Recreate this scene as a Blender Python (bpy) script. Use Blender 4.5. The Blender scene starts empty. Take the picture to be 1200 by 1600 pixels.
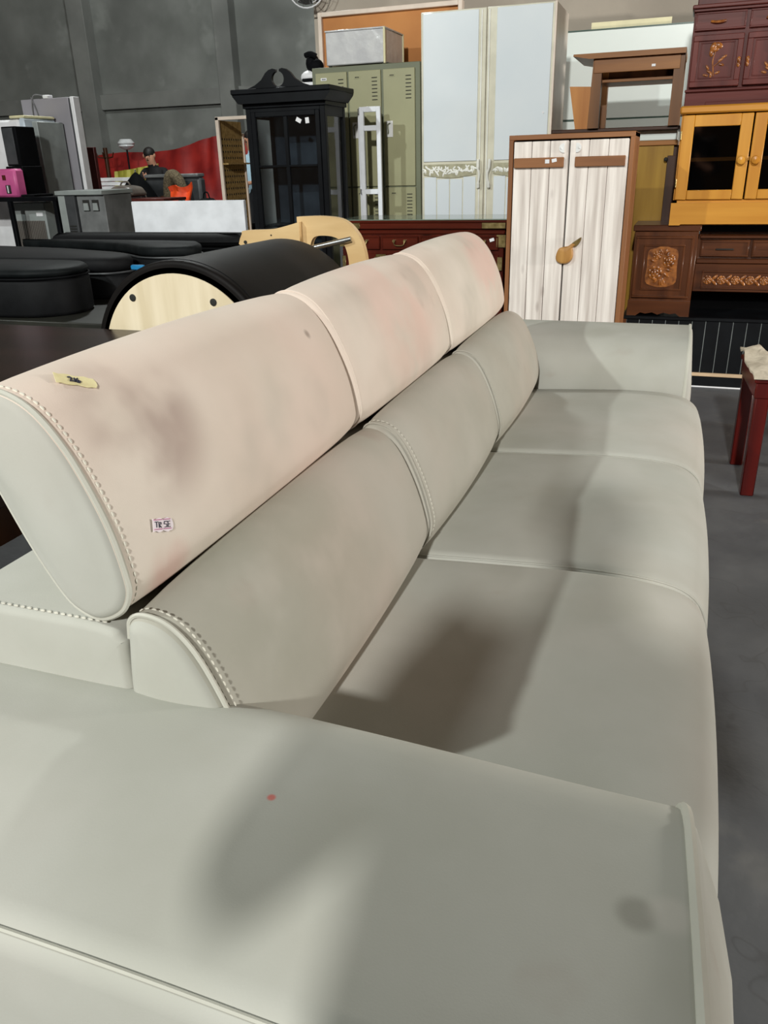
import bpy, bmesh, math, random
from mathutils import Vector, Matrix
random.seed(7)
S = bpy.context.scene
COL = S.collection

# ------------------------------------------------------------------ camera
cam_d = bpy.data.cameras.new('camera')
cam = bpy.data.objects.new('camera', cam_d); COL.objects.link(cam)
R3 = ((0.943232131, -0.109693955, 0.313497022),
      (0.331158543, 0.382902065, -0.862392039),
      (-0.025439464, 0.917253097, 0.397491621))
cam.matrix_world = Matrix.Translation((0, 0, 1.25)) @ Matrix(R3).to_4x4()
cam_d.sensor_fit = 'VERTICAL'; cam_d.sensor_height = 32.0
cam_d.lens = 1250.0 / 1600.0 * 32.0
cam_d.clip_start = 0.05; cam_d.clip_end = 100
S.camera = cam

# ------------------------------------------------------------------ world, lamps, exposure
W = bpy.data.worlds.new('world'); S.world = W; W.use_nodes = True
bgn = W.node_tree.nodes['Background']
bgn.inputs[0].default_value = (1.0, 0.64, 0.40, 1); bgn.inputs[1].default_value = 0.04
def lamp(name, loc, power, radius, color):
    d = bpy.data.lights.new(name, 'POINT'); d.energy = power; d.shadow_soft_size = radius; d.color = color
    o = bpy.data.objects.new(name, d); o.location = loc; COL.objects.link(o); return o
lamp('hall_lamp_left', (-3.9, -0.9, 4.2), 620, 0.05, (0.93, 1.0, 0.97))
lamp('hall_lamp_behind', (0.48, -8.4, 6.0), 4900, 0.24, (1.0, 1.0, 0.96))
lamp('headrest_fill', (5.0, 3.8, 1.12), 930, 0.25, (1.0, 0.96, 0.90))  # unseen low fill added at right to brighten the headrests, not the seats
lamp('hall_lamp_far', (-5.5, 8.5, 6.5), 1000, 0.3, (0.95, 1.0, 0.98))
S.view_settings.view_transform = 'Standard'; S.view_settings.look = 'None'
S.view_settings.gamma = 1.0; S.view_settings.use_curve_mapping = False
S.view_settings.exposure = 0.0

# ------------------------------------------------------------------ materials
MATS = {}
def nodes_of(m): return m.node_tree.nodes, m.node_tree.links
def srgb(r, g, b):
    f = lambda c: (c/255/12.92) if c/255 <= 0.04045 else ((c/255+0.055)/1.055)**2.4
    return (f(r), f(g), f(b), 1)
def mat(name, c1, c2=None, rough=0.6, scale=8.0, stretch=(1, 1, 1), metal=0.0, bump=0.0, bscale=None,
        spec=0.5, lo=0.35, hi=0.65, detail=6, emit=0, trans=0, extra=None):
    if name in MATS: return MATS[name]
    m = bpy.data.materials.new(name); m.use_nodes = True
    n, l = nodes_of(m); b = n['Principled BSDF']
    b.inputs['Roughness'].default_value = rough; b.inputs['Metallic'].default_value = metal
    b.inputs['Specular IOR Level'].default_value = spec
    tc = n.new('ShaderNodeTexCoord'); mp = n.new('ShaderNodeMapping'); mp.inputs['Scale'].default_value = stretch
    l.new(tc.outputs['Object'], mp.inputs['Vector'])
    nz = n.new('ShaderNodeTexNoise'); nz.inputs['Scale'].default_value = scale; nz.inputs['Detail'].default_value = detail
    l.new(mp.outputs[0], nz.inputs['Vector'])
    cr = n.new('ShaderNodeValToRGB'); cr.color_ramp.elements[0].position = lo; cr.color_ramp.elements[1].position = hi
    cr.color_ramp.elements[0].color = c1; cr.color_ramp.elements[1].color = c2 or tuple(x*0.85 for x in c1[:3])+(1,)
    l.new(nz.outputs['Fac'], cr.inputs[0]); out = cr.outputs[0]
    if extra: out = extra(m, n, l, tc, out)
    l.new(out, b.inputs['Base Color'])
    if bump:
        n2 = n.new('ShaderNodeTexNoise'); n2.inputs['Scale'].default_value = bscale or scale*4; n2.inputs['Detail'].default_value = 4
        l.new(mp.outputs[0], n2.inputs['Vector'])
        bp = n.new('ShaderNodeBump'); bp.inputs['Strength'].default_value = bump; bp.inputs['Distance'].default_value = 0.01
        l.new(n2.outputs['Fac'], bp.inputs['Height']); l.new(bp.outputs[0], b.inputs['Normal'])
    if trans: b.inputs['Transmission Weight'].default_value = trans
    MATS[name] = m; return m
def mixin(n, l, base, col, fac):
    mx = n.new('ShaderNodeMix'); mx.data_type = 'RGBA'
    l.new(base, mx.inputs[6])
    if isinstance(col, tuple): mx.inputs[7].default_value = col
    else: l.new(col, mx.inputs[7])
    l.new(fac, mx.inputs[0]); return mx.outputs[2]
def stain(n, l, tc, scale, lo, hi, amount, seed=0.0):
    mp = n.new('ShaderNodeMapping'); mp.inputs['Location'].default_value = (seed, seed*0.7, seed*1.3)
    l.new(tc.outputs['Object'], mp.inputs['Vector'])
    nz = n.new('ShaderNodeTexNoise'); nz.inputs['Scale'].default_value = scale; nz.inputs['Detail'].default_value = 3
    l.new(mp.outputs[0], nz.inputs['Vector'])
    mr = n.new('ShaderNodeMapRange'); mr.interpolation_type = 'SMOOTHSTEP'
    mr.inputs[1].default_value = lo; mr.inputs[2].default_value = hi; mr.inputs[3].default_value = 0; mr.inputs[4].default_value = amount
    l.new(nz.outputs['Fac'], mr.inputs[0]); return mr.outputs[0]
def spot(n, l, tc, center, radius, amount, soft=0.6, sc=(1, 1, 1)):
    mp = n.new('ShaderNodeMapping'); mp.vector_type = 'POINT'
    mp.inputs['Location'].default_value = tuple(-c*s for c, s in zip(center, sc)); mp.inputs['Scale'].default_value = sc
    l.new(tc.outputs['Object'], mp.inputs['Vector'])
    vl = n.new('ShaderNodeVectorMath'); vl.operation = 'LENGTH'; l.new(mp.outputs[0], vl.inputs[0])
    mr = n.new('ShaderNodeMapRange'); mr.interpolation_type = 'SMOOTHSTEP'
    mr.inputs[1].default_value = radius*(1-soft); mr.inputs[2].default_value = radius
    mr.inputs[3].default_value = amount; mr.inputs[4].default_value = 0
    l.new(vl.outputs['Value'], mr.inputs[0]); return mr.outputs[0]
def fabric_extra(pink, spots=()):
    def f(m, n, l, tc, out):
        out = mixin(n, l, out, srgb(214, 182, 168), stain(n, l, tc, 1.7, 0.38, 0.78, pink, 3.1))
        out = mixin(n, l, out, srgb(158, 156, 144), stain(n, l, tc, 3.4, 0.5, 0.8, 0.5, 9.7))
        out = mixin(n, l, out, srgb(150, 128, 116), stain(n, l, tc, 7.0, 0.66, 0.82, 0.30, 5.2))
        for (c, r, a, colr) in spots:
            fac = spot(n, l, tc, (c[0]+0.35, c[1]-1.92, c[2]), r, a)
            if r > 0.04:   # blotchy, uneven edge for the larger spots
                mu = n.new('ShaderNodeMath'); mu.operation = 'MULTIPLY'
                l.new(fac, mu.inputs[0]); l.new(stain(n, l, tc, 6.5, 0.30, 0.58, 1.0, c[1]), mu.inputs[1]); fac = mu.outputs[0]
            out = mixin(n, l, out, colr, fac)
        return out
    return f
FAB1, FAB2 = srgb(177, 177, 169), srgb(169, 169, 160)
M_arm = mat('suede_arm', FAB1, FAB2, rough=0.95, scale=5, bump=0.035, bscale=420, spec=0.12, extra=fabric_extra(0.10, [
    ((-0.347, 0.579, 0.636), 0.0065, 0.75, srgb(200, 90, 80)), ((0.029, 0.563, 0.621), 0.026, 0.45, srgb(110, 108, 98)),
    ((0.058, 0.572, 0.618), 0.028, 0.3, srgb(206, 200, 192))]))
M_seat = mat('suede_seat', FAB1, FAB2, rough=0.95, scale=5, bump=0.035, bscale=420, spec=0.12, extra=fabric_extra(0.12))
M_back = mat('suede_back', srgb(172, 169, 159), srgb(163, 161, 150), rough=0.95, scale=5, bump=0.035, bscale=420, spec=0.12, extra=fabric_extra(0.25, [((-0.54, 0.98, 0.68), 0.32, 0.35, srgb(134, 136, 120))]))  # greyer spot on the nearest back cushion
PK = srgb(196, 140, 130)
M_head = mat('suede_headrest', srgb(214, 205, 193), srgb(205, 197, 184), rough=0.95, scale=5, bump=0.035, bscale=420, spec=0.12,
             extra=fabric_extra(0.45, [((-0.605, 0.80, 0.755), 0.06, 0.55, PK), ((-0.655, 0.86, 0.94), 0.14, 0.6, srgb(146, 124, 116)),  # pink spot and darker brownish spot on the nearest headrest
                                       ((-0.655, 2.82, 0.93), 0.22, 0.35, srgb(222, 170, 160)), ((-0.66, 1.9, 0.90), 0.25, 0.3, srgb(222, 176, 164)),
                                       ((-0.66, 1.40, 0.955), 0.014, 0.6, srgb(120, 105, 95))]))
M_pipe = mat('suede_piping', srgb(188, 187, 176), srgb(178, 177, 166), rough=0.9, spec=0.2)
M_thread = mat('cream_thread', srgb(214, 211, 198), rough=0.8)
def wood(name, c1, c2, axis='z', rough=0.4, scale=14, spec=0.28, bump=0.02):
    st = {'x': (0.08, 1, 1), 'y': (1, 0.08, 1), 'z': (1, 1, 0.08)}[axis]
    return mat(name, c1, c2, rough=rough, scale=scale, stretch=st, spec=spec, bump=bump, bscale=scale*5, lo=0.3, hi=0.7, detail=8)
M_red = wood('rosewood_x', srgb(92, 34, 21), srgb(48, 16, 11), 'x', 0.22)
M_redz = wood('rosewood_z', srgb(88, 32, 21), srgb(46, 16, 11), 'z', 0.22)
M_maroon = wood('maroon_lacquer', srgb(98, 46, 40), srgb(70, 30, 27), 'z', 0.36, spec=.15)
M_maroonx = wood('maroon_lacquer_x', srgb(98, 46, 40), srgb(70, 30, 27), 'x', 0.36, spec=.15)
M_walnut = wood('walnut', srgb(96, 54, 28), srgb(62, 32, 16), 'z', 0.3)
M_walnutx = wood('walnut_x', srgb(96, 54, 28), srgb(62, 32, 16), 'x', 0.3)
M_carve = mat('carved_wood', srgb(168, 104, 46), srgb(104, 56, 22), rough=0.3, scale=30)
M_yel = wood('honey_pine_z', srgb(204, 146, 56), srgb(172, 110, 32), 'z', 0.32, 10)
M_yelx = wood('honey_pine_x', srgb(208, 150, 60), srgb(178, 116, 36), 'x', 0.32, 10)
M_mid = wood('teak_x', srgb(158, 104, 48), srgb(112, 68, 28), 'x', 0.4)
M_midz = wood('teak_z', srgb(124, 80, 38), srgb(88, 54, 22), 'z', 0.4)
M_teak_orange = wood('orange_teak', srgb(190, 130, 66), srgb(160, 100, 44), 'z', 0.4)
M_frame = wood('cabinet_frame_wood', srgb(150, 100, 62), srgb(112, 70, 40), 'z', 0.5)
M_bar = wood('cabinet_bar_wood', srgb(158, 108, 68), srgb(122, 78, 46), 'x', 0.5)
def knots(m, n, l, tc, out):
    mp = n.new('ShaderNodeMapping'); mp.inputs['Scale'].default_value = (1, 1, 0.35); l.new(tc.outputs['Object'], mp.inputs['Vector'])
    v = n.new('ShaderNodeTexVoronoi'); v.inputs['Scale'].default_value = 9; l.new(mp.outputs[0], v.inputs['Vector'])
    mr = n.new('ShaderNodeMapRange'); mr.inputs[1].default_value = 0.05; mr.inputs[2].default_value = 0.13
    mr.inputs[3].default_value = 0.6; mr.inputs[4].default_value = 0; l.new(v.outputs['Distance'], mr.inputs[0])
    return mixin(n, l, out, srgb(150, 134, 126), mr.outputs[0])
M_plank = mat('whitewashed_pine', srgb(244, 236, 228), srgb(192, 180, 171), rough=0.6, scale=20, stretch=(1.6, 1, 0.08), lo=0.36, hi=0.70, detail=8, extra=knots)
M_pear = wood('pear_wood', srgb(196, 148, 84), srgb(132, 84, 36), 'z', 0.35, 22)
M_leafwood = wood('leaf_wood', srgb(128, 106, 58), srgb(92, 74, 36), 'z', 0.4, 22)
M_moon = mat('moon_white', srgb(232, 232, 230), rough=0.5)
M_white = mat('white_door_gloss', srgb(222, 228, 231), srgb(214, 222, 227), rough=0.2, scale=2)
M_cream = mat('cream_trim', srgb(214, 210, 190), srgb(196, 192, 172), rough=0.4)
M_creamside = mat('cream_side', srgb(214, 204, 192), rough=0.4)
M_pearlw = mat('pearl_white', srgb(240, 240, 232), rough=0.25)
M_bandbg = mat('floral_band', srgb(172, 168, 140), srgb(150, 146, 120), rough=0.5, scale=40)
M_lock = mat('locker_green', srgb(160, 158, 122), srgb(150, 148, 114), rough=0.45, scale=3)
M_lockd = mat('locker_frame', srgb(112, 116, 92), srgb(102, 106, 84), rough=0.5, scale=3)
M_dark = mat('dark_slot', srgb(34, 34, 30), rough=0.8)
M_black = mat('black_paint', srgb(15, 17, 20), srgb(9, 10, 13), spec=0.15, rough=0.42)
M_blackm = mat('black_matte', srgb(14, 15, 17), srgb(9, 10, 12), spec=0.08, rough=0.75)
M_void = mat('black_inside', srgb(8, 8, 9), spec=0.03, rough=0.9)
M_leather = mat('black_leather', srgb(24, 21, 20), srgb(18, 16, 15), rough=0.55, spec=0.10, bump=0.08, bscale=500)
M_nylon = mat('black_nylon', srgb(14, 15, 17), srgb(9, 10, 12), spec=0.2, rough=0.7, scale=20, bump=0.1, bscale=300)
M_nylong = mat('charcoal_nylon', srgb(24, 27, 28), srgb(15, 18, 19), spec=0.10, rough=0.6, scale=12, bump=0.1, bscale=300)
M_maple = mat('maple_ply', srgb(232, 218, 190), srgb(214, 198, 166), rough=0.4, scale=16, stretch=(1, 1, 0.1))
M_birch = mat('birch_ply', srgb(222, 192, 142), srgb(202, 168, 118), rough=0.4, scale=10, stretch=(0.2, 1, 1))
M_birch_edge = mat('ply_edge', srgb(150, 110, 64), rough=0.5)
M_steel = mat('steel', srgb(190, 192, 192), rough=0.25, metal=1.0)
M_brass = mat('aged_brass', srgb(168, 150, 104), srgb(120, 104, 66), rough=0.35, metal=0.9, scale=40)
M_gold = mat('gold_trim', srgb(226, 196, 160), rough=0.4, metal=0.4)
M_tabletop = wood('dark_tabletop', srgb(46, 31, 25), srgb(28, 19, 15), 'x', 0.24, 8, spec=.16)
M_whiteb = mat('white_board', srgb(240, 243, 248), rough=0.4)
M_plastic = mat('white_plastic_wrap', srgb(206, 206, 206), srgb(190, 190, 192), rough=0.2, scale=12, bump=0.25, bscale=18)
M_ivory = mat('ivory_edge', srgb(226, 218, 176), rough=0.5)
M_cork = mat('orange_board', srgb(190, 128, 68), srgb(176, 114, 58), rough=0.7, scale=3)
M_pinkw = mat('pale_pink_frame', srgb(228, 212, 196), rough=0.5)
M_fridge = mat('grey_fridge', srgb(150, 146, 152), srgb(138, 136, 142), rough=0.45, scale=2)
M_pink = mat('pink_plastic', srgb(206, 96, 150), srgb(186, 80, 134), rough=0.5)
M_grey = mat('grey_metal', srgb(120, 122, 122), srgb(100, 102, 102), rough=0.45)
M_greyl = mat('pale_grey_panel', srgb(150, 156, 154), srgb(136, 142, 140), rough=0.4)
M_greyd = mat('dark_grey', srgb(66, 68, 70), srgb(54, 56, 58), rough=0.5)
M_redcloth = mat('red_tarp', srgb(166, 40, 34), srgb(128, 24, 24), rough=0.6, scale=3)
M_yelcloth = mat('yellow_green_tarp', srgb(178, 172, 70), srgb(146, 140, 48), rough=0.6, scale=5)
M_orange = mat('orange_jacket', srgb(240, 84, 30), srgb(220, 66, 20), rough=0.6)
M_fur = mat('brown_fur', srgb(120, 108, 84), srgb(72, 62, 46), rough=0.95, scale=60, bump=0.6, bscale=120)
M_brownbag = mat('brown_bag', srgb(112, 104, 96), srgb(84, 76, 70), rough=0.4)
M_skin = mat('skin', srgb(198, 146, 118), rough=0.6)
M_hair = mat('black_hair', srgb(22, 18, 16), rough=0.6)
M_shirt = mat('pale_blue_shirt', srgb(176, 206, 222), srgb(160, 192, 210), rough=0.8)
M_bshirt = mat('black_shirt', srgb(18, 18, 20), rough=0.85)
M_trous = mat('dark_trousers', srgb(24, 26, 30), rough=0.85)
M_must = wood('mustard_veneer', srgb(160, 124, 44), srgb(134, 98, 28), 'z', 0.35, 18)
M_mustd = wood('dark_edge_wood', srgb(70, 40, 22), srgb(48, 26, 14), 'z', 0.4)
M_pale = mat('pale_panel', srgb(214, 221, 216), srgb(206, 214, 209), rough=0.3, scale=1.5)
M_glassedge = mat('glass_edge_green', srgb(70, 92, 84), rough=0.2)
M_cloth = mat('beige_quilted_cloth', srgb(206, 194, 174), srgb(178, 166, 146), rough=0.85, scale=20, bump=0.5, bscale=40)
M_stool = wood('red_stool_wood', srgb(96, 20, 13), srgb(66, 11, 8), 'z', 0.25)
M_tape = mat('masking_tape', srgb(222, 212, 164), srgb(208, 196, 148), rough=0.7, scale=60)
M_paper = mat('sticker_paper', srgb(236, 226, 232), rough=0.5)
M_pinkink = mat('pink_ink', srgb(196, 120, 160), rough=0.6)
M_ink = mat('blue_black_ink', srgb(26, 26, 48), rough=0.6)
M_tag = mat('white_price_tag', srgb(236, 236, 238), rough=0.5)
M_lampglass = mat('white_lamp_glass', srgb(232, 236, 238), rough=0.3)
M_wicker = mat('woven_tan', srgb(170, 140, 84), srgb(136, 108, 60), rough=0.8, scale=40)
M_blue = mat('blue_cap', srgb(30, 120, 170), rough=0.4)
M_paleblue = mat('pale_blue_bottle', srgb(130, 170, 178), rough=0.3)
M_cord = mat('grey_cord', srgb(110, 110, 112), rough=0.6)
def glass(name, tint, gl=0.12):
    m = bpy.data.materials.new(name); m.use_nodes = True; n, l = nodes_of(m); n.remove(n['Principled BSDF'])
    tr = n.new('ShaderNodeBsdfTransparent'); tr.inputs[0].default_value = tint
    g = n.new('ShaderNodeBsdfGlossy'); g.inputs['Roughness'].default_value = 0.05
    fr = n.new('ShaderNodeFresnel'); fr.inputs[0].default_value = 1.5
    ad = n.new('ShaderNodeMath'); ad.operation = 'ADD'; ad.inputs[1].default_value = gl; l.new(fr.outputs[0], ad.inputs[0])
    mx = n.new('ShaderNodeMixShader'); l.new(ad.outputs[0], mx.inputs[0]); l.new(tr.outputs[0], mx.inputs[1]); l.new(g.outputs[0], mx.inputs[2])
    l.new(mx.outputs[0], n['Material Output'].inputs[0]); MATS[name] = m; return m
M_pane = glass('cabinet_pane', (0.78, 0.82, 0.84, 1), 0.04)
M_panedark = glass('smoked_pane', (0.45, 0.44, 0.44, 1), 0.02)
def concrete(name, c1, c2, dark):
    def ex(m, n, l, tc, out):
        out = mixin(n, l, out, dark, stain(n, l, tc, 0.5, 0.45, 0.75, 0.6, 2.0))
        out = mixin(n, l, out, tuple(min(1, x*1.5) for x in c1[:3])+(1,), stain(n, l, tc, 1.7, 0.6, 0.75, 0.35, 7.0))
        return out
    return mat(name, c1, c2, rough=0.85, scale=1.2, bump=0.35, bscale=9, extra=ex, detail=10)
M_wall = concrete('wall_concrete', srgb(138, 141, 137), srgb(114, 117, 113), srgb(84, 86, 83))
M_wall2 = concrete('near_wall_concrete', srgb(178, 168, 154), srgb(152, 143, 130), srgb(134, 126, 116))
def cracks(m, n, l, tc, out):
    out = mixin(n, l, out, srgb(64, 66, 69), stain(n, l, tc, 1.1, 0.45, 0.7, 0.6, 4.0))
    out = mixin(n, l, out, srgb(118, 117, 113), stain(n, l, tc, 6.0, 0.62, 0.75, 0.3, 1.0))
    v = n.new('ShaderNodeTexVoronoi'); v.feature = 'DISTANCE_TO_EDGE'; v.inputs['Scale'].default_value = 2.2
    nz = n.new('ShaderNodeTexNoise'); nz.inputs['Scale'].default_value = 5; mp = n.new('ShaderNodeMix'); mp.data_type = 'VECTOR'
    mp.inputs[0].default_value = 0.25; l.new(tc.outputs['Object'], mp.inputs[4]); l.new(tc.outputs['Object'], nz.inputs['Vector'])
    l.new(nz.outputs['Color'], mp.inputs[5]); l.new(mp.outputs[1], v.inputs['Vector'])
    mr = n.new('ShaderNodeMapRange'); mr.inputs[1].default_value = 0; mr.inputs[2].default_value = 0.006; mr.inputs[3].default_value = 0.35; mr.inputs[4].default_value = 0
    l.new(v.outputs['Distance'], mr.inputs[0]); return mixin(n, l, out, srgb(60, 60, 60), mr.outputs[0])
M_floor = mat('floor_concrete', srgb(98, 100, 102), srgb(80, 82, 86), rough=0.6, scale=3, bump=0.35, bscale=14, extra=cracks, detail=10)

# ------------------------------------------------------------------ mesh builder (world coordinates)
class B:
    def __init__(s): s.bm = bmesh.new(); s.mi = 0
    def _f(s, f, smooth=False):
        f.material_index = s.mi; f.smooth = smooth
    def box(s, x0, x1, y0, y1, z0, z1, bev=0.0, mtx=None):
        x0, x1 = min(x0, x1), max(x0, x1); y0, y1 = min(y0, y1), max(y0, y1); z0, z1 = min(z0, z1), max(z0, z1)
        c = Vector(((x0+x1)/2, (y0+y1)/2, (z0+z1)/2)); h = Vector(((x1-x0)/2, (y1-y0)/2, (z1-z0)/2))
        b = min(bev, 0.45*min(h)); T = (lambda v: mtx @ v) if mtx else (lambda v: v)
        if b <= 0:
            vs = [s.bm.verts.new(T(c+Vector((sx*h.x, sy*h.y, sz*h.z)))) for sx in (-1, 1) for sy in (-1, 1) for sz in (-1, 1)]
            for q in ((0, 1, 3, 2), (4, 6, 7, 5), (0, 4, 5, 1), (2, 3, 7, 6), (0, 2, 6, 4), (1, 5, 7, 3)): s._f(s.bm.faces.new([vs[i] for i in q]))
            return s
        vs = []
        for sx in (-1, 1):
            for sy in (-1, 1):
                for sz in (-1, 1):
                    vs.append(s.bm.verts.new(T(c+Vector((sx*h.x, sy*(h.y-b), sz*(h.z-b))))))
                    vs.append(s.bm.verts.new(T(c+Vector((sx*(h.x-b), sy*h.y, sz*(h.z-b))))))
                    vs.append(s.bm.verts.new(T(c+Vector((sx*(h.x-b), sy*(h.y-b), sz*h.z)))))
        r = bmesh.ops.convex_hull(s.bm, input=vs)
        for g in r['geom']:
            if isinstance(g, bmesh.types.BMFace): s._f(g)
        return s
    def ring(s, pts): return [s.bm.verts.new(p) for p in pts]
    def bridge(s, a, b, smooth=True, close=True):
        n = len(a)
        for i in range(n if close else n-1):
            j = (i+1) % n; s._f(s.bm.faces.new((a[i], a[j], b[j], b[i])), smooth)
    def fan(s, a, center, smooth=True, flip=False):
        c = s.bm.verts.new(center); n = len(a)
        for i in range(n):
            j = (i+1) % n; s._f(s.bm.faces.new((a[j], a[i], c) if not flip else (a[i], a[j], c)), smooth)
    def cyl(s, p0, p1, r0, r1=None, seg=12, cap=True):
        p0, p1 = Vector(p0), Vector(p1); r1 = r0 if r1 is None else r1
        d = (p1-p0).normalized(); u = d.orthogonal().normalized(); v = d.cross(u)
        cs = [(math.cos(2*math.pi*i/seg), math.sin(2*math.pi*i/seg)) for i in range(seg)]
        a = s.ring([p0+(u*c+v*k)*r0 for c, k in cs]); b = s.ring([p1+(u*c+v*k)*r1 for c, k in cs])
        s.bridge(a, b)
        if cap:
            s._f(s.bm.faces.new(a[::-1])); s._f(s.bm.faces.new(b))
        return s
    def tube(s, pts, r, seg=8, closed=False):
        pts = [Vector(p) for p in pts]; n = len(pts); rings = []; u = None
        for i, p in enumerate(pts):
            if closed: d = (pts[(i+1) % n]-pts[i-1])
            else: d = pts[min(i+1, n-1)]-pts[max(i-1, 0)]
            if d.length < 1e-9: d = Vector((0, 0, 1))
            d.normalize()
            u = d.orthogonal().normalized() if u is None else (u-d*u.dot(d)).normalized()
            v = d.cross(u); rr = r[i] if isinstance(r, (list, tuple)) else r
            rings.append(s.ring([p+(u*math.cos(2*math.pi*k/seg)+v*math.sin(2*math.pi*k/seg))*rr for k in range(seg)]))
        for i in range(n-1): s.bridge(rings[i], rings[i+1])
        if closed: s.bridge(rings[-1], rings[0])
        else:
            s._f(s.bm.faces.new(rings[0][::-1])); s._f(s.bm.faces.new(rings[-1]))
        return s
    def ball(s, c, r, seg=10, rows=6, sc=(1, 1, 1), mtx=None):
        c = Vector(c); rings = []
        def P(a, t):
            v = Vector((math.sin(t)*math.cos(a)*sc[0], math.sin(t)*math.sin(a)*sc[1], math.cos(t)*sc[2]))*r
            return c+(mtx @ v if mtx else v)
        for k in range(1, rows):
            rings.append(s.ring([P(2*math.pi*i/seg, math.pi*k/rows) for i in range(seg)]))
        for k in range(rows-2): s.bridge(rings[k], rings[k+1])
        s.fan(rings[0], P(0, 0), flip=False); s.fan(rings[-1], P(0, math.pi), flip=True)
        return s
    def prism(s, poly, lo, hi, plane='xz', bev=0.0):
        """poly in a plane, extruded along the remaining axis from lo to hi"""
        m = {'xz': lambda a, b, t: (a, t, b), 'xy': lambda a, b, t: (a, b, t), 'yz': lambda a, b, t: (t, a, b)}[plane]
        A = s.ring([m(a, b, lo) for a, b in poly]); C = s.ring([m(a, b, hi) for a, b in poly])
        s.bridge(A, C, smooth=False)
        s._f(s.bm.faces.new(A[::-1])); s._f(s.bm.faces.new(C)); return s
    def lathe(s, c, prof, seg=16, axis='z'):
        c = Vector(c); rings = []
        for r, h in prof:
            r = max(r, 0.0004)
            pts = []
            for i in range(seg):
                a = 2*math.pi*i/seg; x, y = r*math.cos(a), r*math.sin(a)
                pts.append(c+(Vector((x, y, h)) if axis == 'z' else Vector((x, -h, y))))
            rings.append(s.ring(pts))
        for i in range(len(rings)-1): s.bridge(rings[i], rings[i+1])
        s._f(s.bm.faces.new(rings[0][::-1])); s._f(s.bm.faces.new(rings[-1])); return s
    def soft(s, prof, a0, a1, r0, r1, axis='y', bulge=0.0, cap0=0.0, cap1=0.0, nmid=10, warp=None, cap0_mi=0):
        """closed profile swept along an axis, with rounded ends and a slight swell"""
        n = len(prof); area = sum(prof[i][0]*prof[(i+1) % n][1]-prof[(i+1) % n][0]*prof[i][1] for i in range(n))
        if area < 0: prof = prof[::-1]
        nor = []
        for i in range(n):
            ax, az = prof[i-1]; bx, bz = prof[(i+1) % n]; t = Vector((bx-ax, bz-az)); t.normalize(); nor.append((t.y, -t.x))
        secs = []
        for k in range(6):
            t = k/5*math.pi/2; secs.append((a0+r0*(1-math.cos(t)), r0*(1-math.sin(t))))
        for k in range(1, nmid):
            u = k/nmid; secs.append((a0+r0+(a1-r1-a0-r0)*u, -bulge*math.sin(math.pi*u)**0.7))
        for k in range(6):
            t = (1-k/5)*math.pi/2; secs.append((a1-r1*(1-math.cos(t)), r1*(1-math.sin(t))))
        cx = sum(p[0] for p in prof)/n; cz = sum(p[1] for p in prof)/n
        def P(a, b, t):
            v = Vector((a, t, b)) if axis == 'y' else Vector((t, a, b))
            return warp(v) if warp else v
        def inset(d): return [(p[0]-q[0]*d, p[1]-q[1]*d) for p, q in zip(prof, nor)]
        fl = axis == 'x'
        rings = [s.ring([P(a, b, t) for a, b in inset(d)]) for t, d in secs]
        for i in range(len(rings)-1):
            s.mi = cap0_mi if i < 3 else 0
            if fl: s.bridge(rings[i+1], rings[i])
            else: s.bridge(rings[i], rings[i+1])
        for end, rg, t, d, cp, sg in ((0, rings[0], a0, r0, cap0, -1), (1, rings[-1], a1, r1, cap1, 1)):
            prev = rg; ins = inset(d); s.mi = cap0_mi if end == 0 else 0
            for f in (0.8, 0.55, 0.28):
                tt = t+sg*cp*(1-f*f)
                cur = s.ring([P(cx+(a-cx)*f, cz+(b-cz)*f, tt) for a, b in ins])
                if (end == 0) != fl: s.bridge(cur, prev)
                else: s.bridge(prev, cur)
                prev = cur
            s.fan(prev, P(cx, cz, t+sg*cp), flip=((end == 1) != fl))
        s.mi = 0
        return s
    def sheet(s, pts, nu, nv, thick):
        """solid sheet from an nu x nv grid of points"""
        top = [[s.bm.verts.new(pts[i][j]) for j in range(nv)] for i in range(nu)]
        bot = [[s.bm.verts.new(Vector(pts[i][j])-Vector(thick)) for j in range(nv)] for i in range(nu)]
        for i in range(nu-1):
            for j in range(nv-1):
                s._f(s.bm.faces.new((top[i][j], top[i+1][j], top[i+1][j+1], top[i][j+1])), True)
                s._f(s.bm.faces.new((bot[i][j], bot[i][j+1], bot[i+1][j+1], bot[i+1][j])), True)
        for j in range(nv-1):
            s._f(s.bm.faces.new((top[0][j], top[0][j+1], bot[0][j+1], bot[0][j]))); s._f(s.bm.faces.new((top[-1][j+1], top[-1][j], bot[-1][j], bot[-1][j+1])))
        for i in range(nu-1):
            s._f(s.bm.faces.new((top[i+1][0], top[i][0], bot[i][0], bot[i+1][0]))); s._f(s.bm.faces.new((top[i][-1], top[i+1][-1], bot[i+1][-1], bot[i][-1])))
        return s

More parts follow.
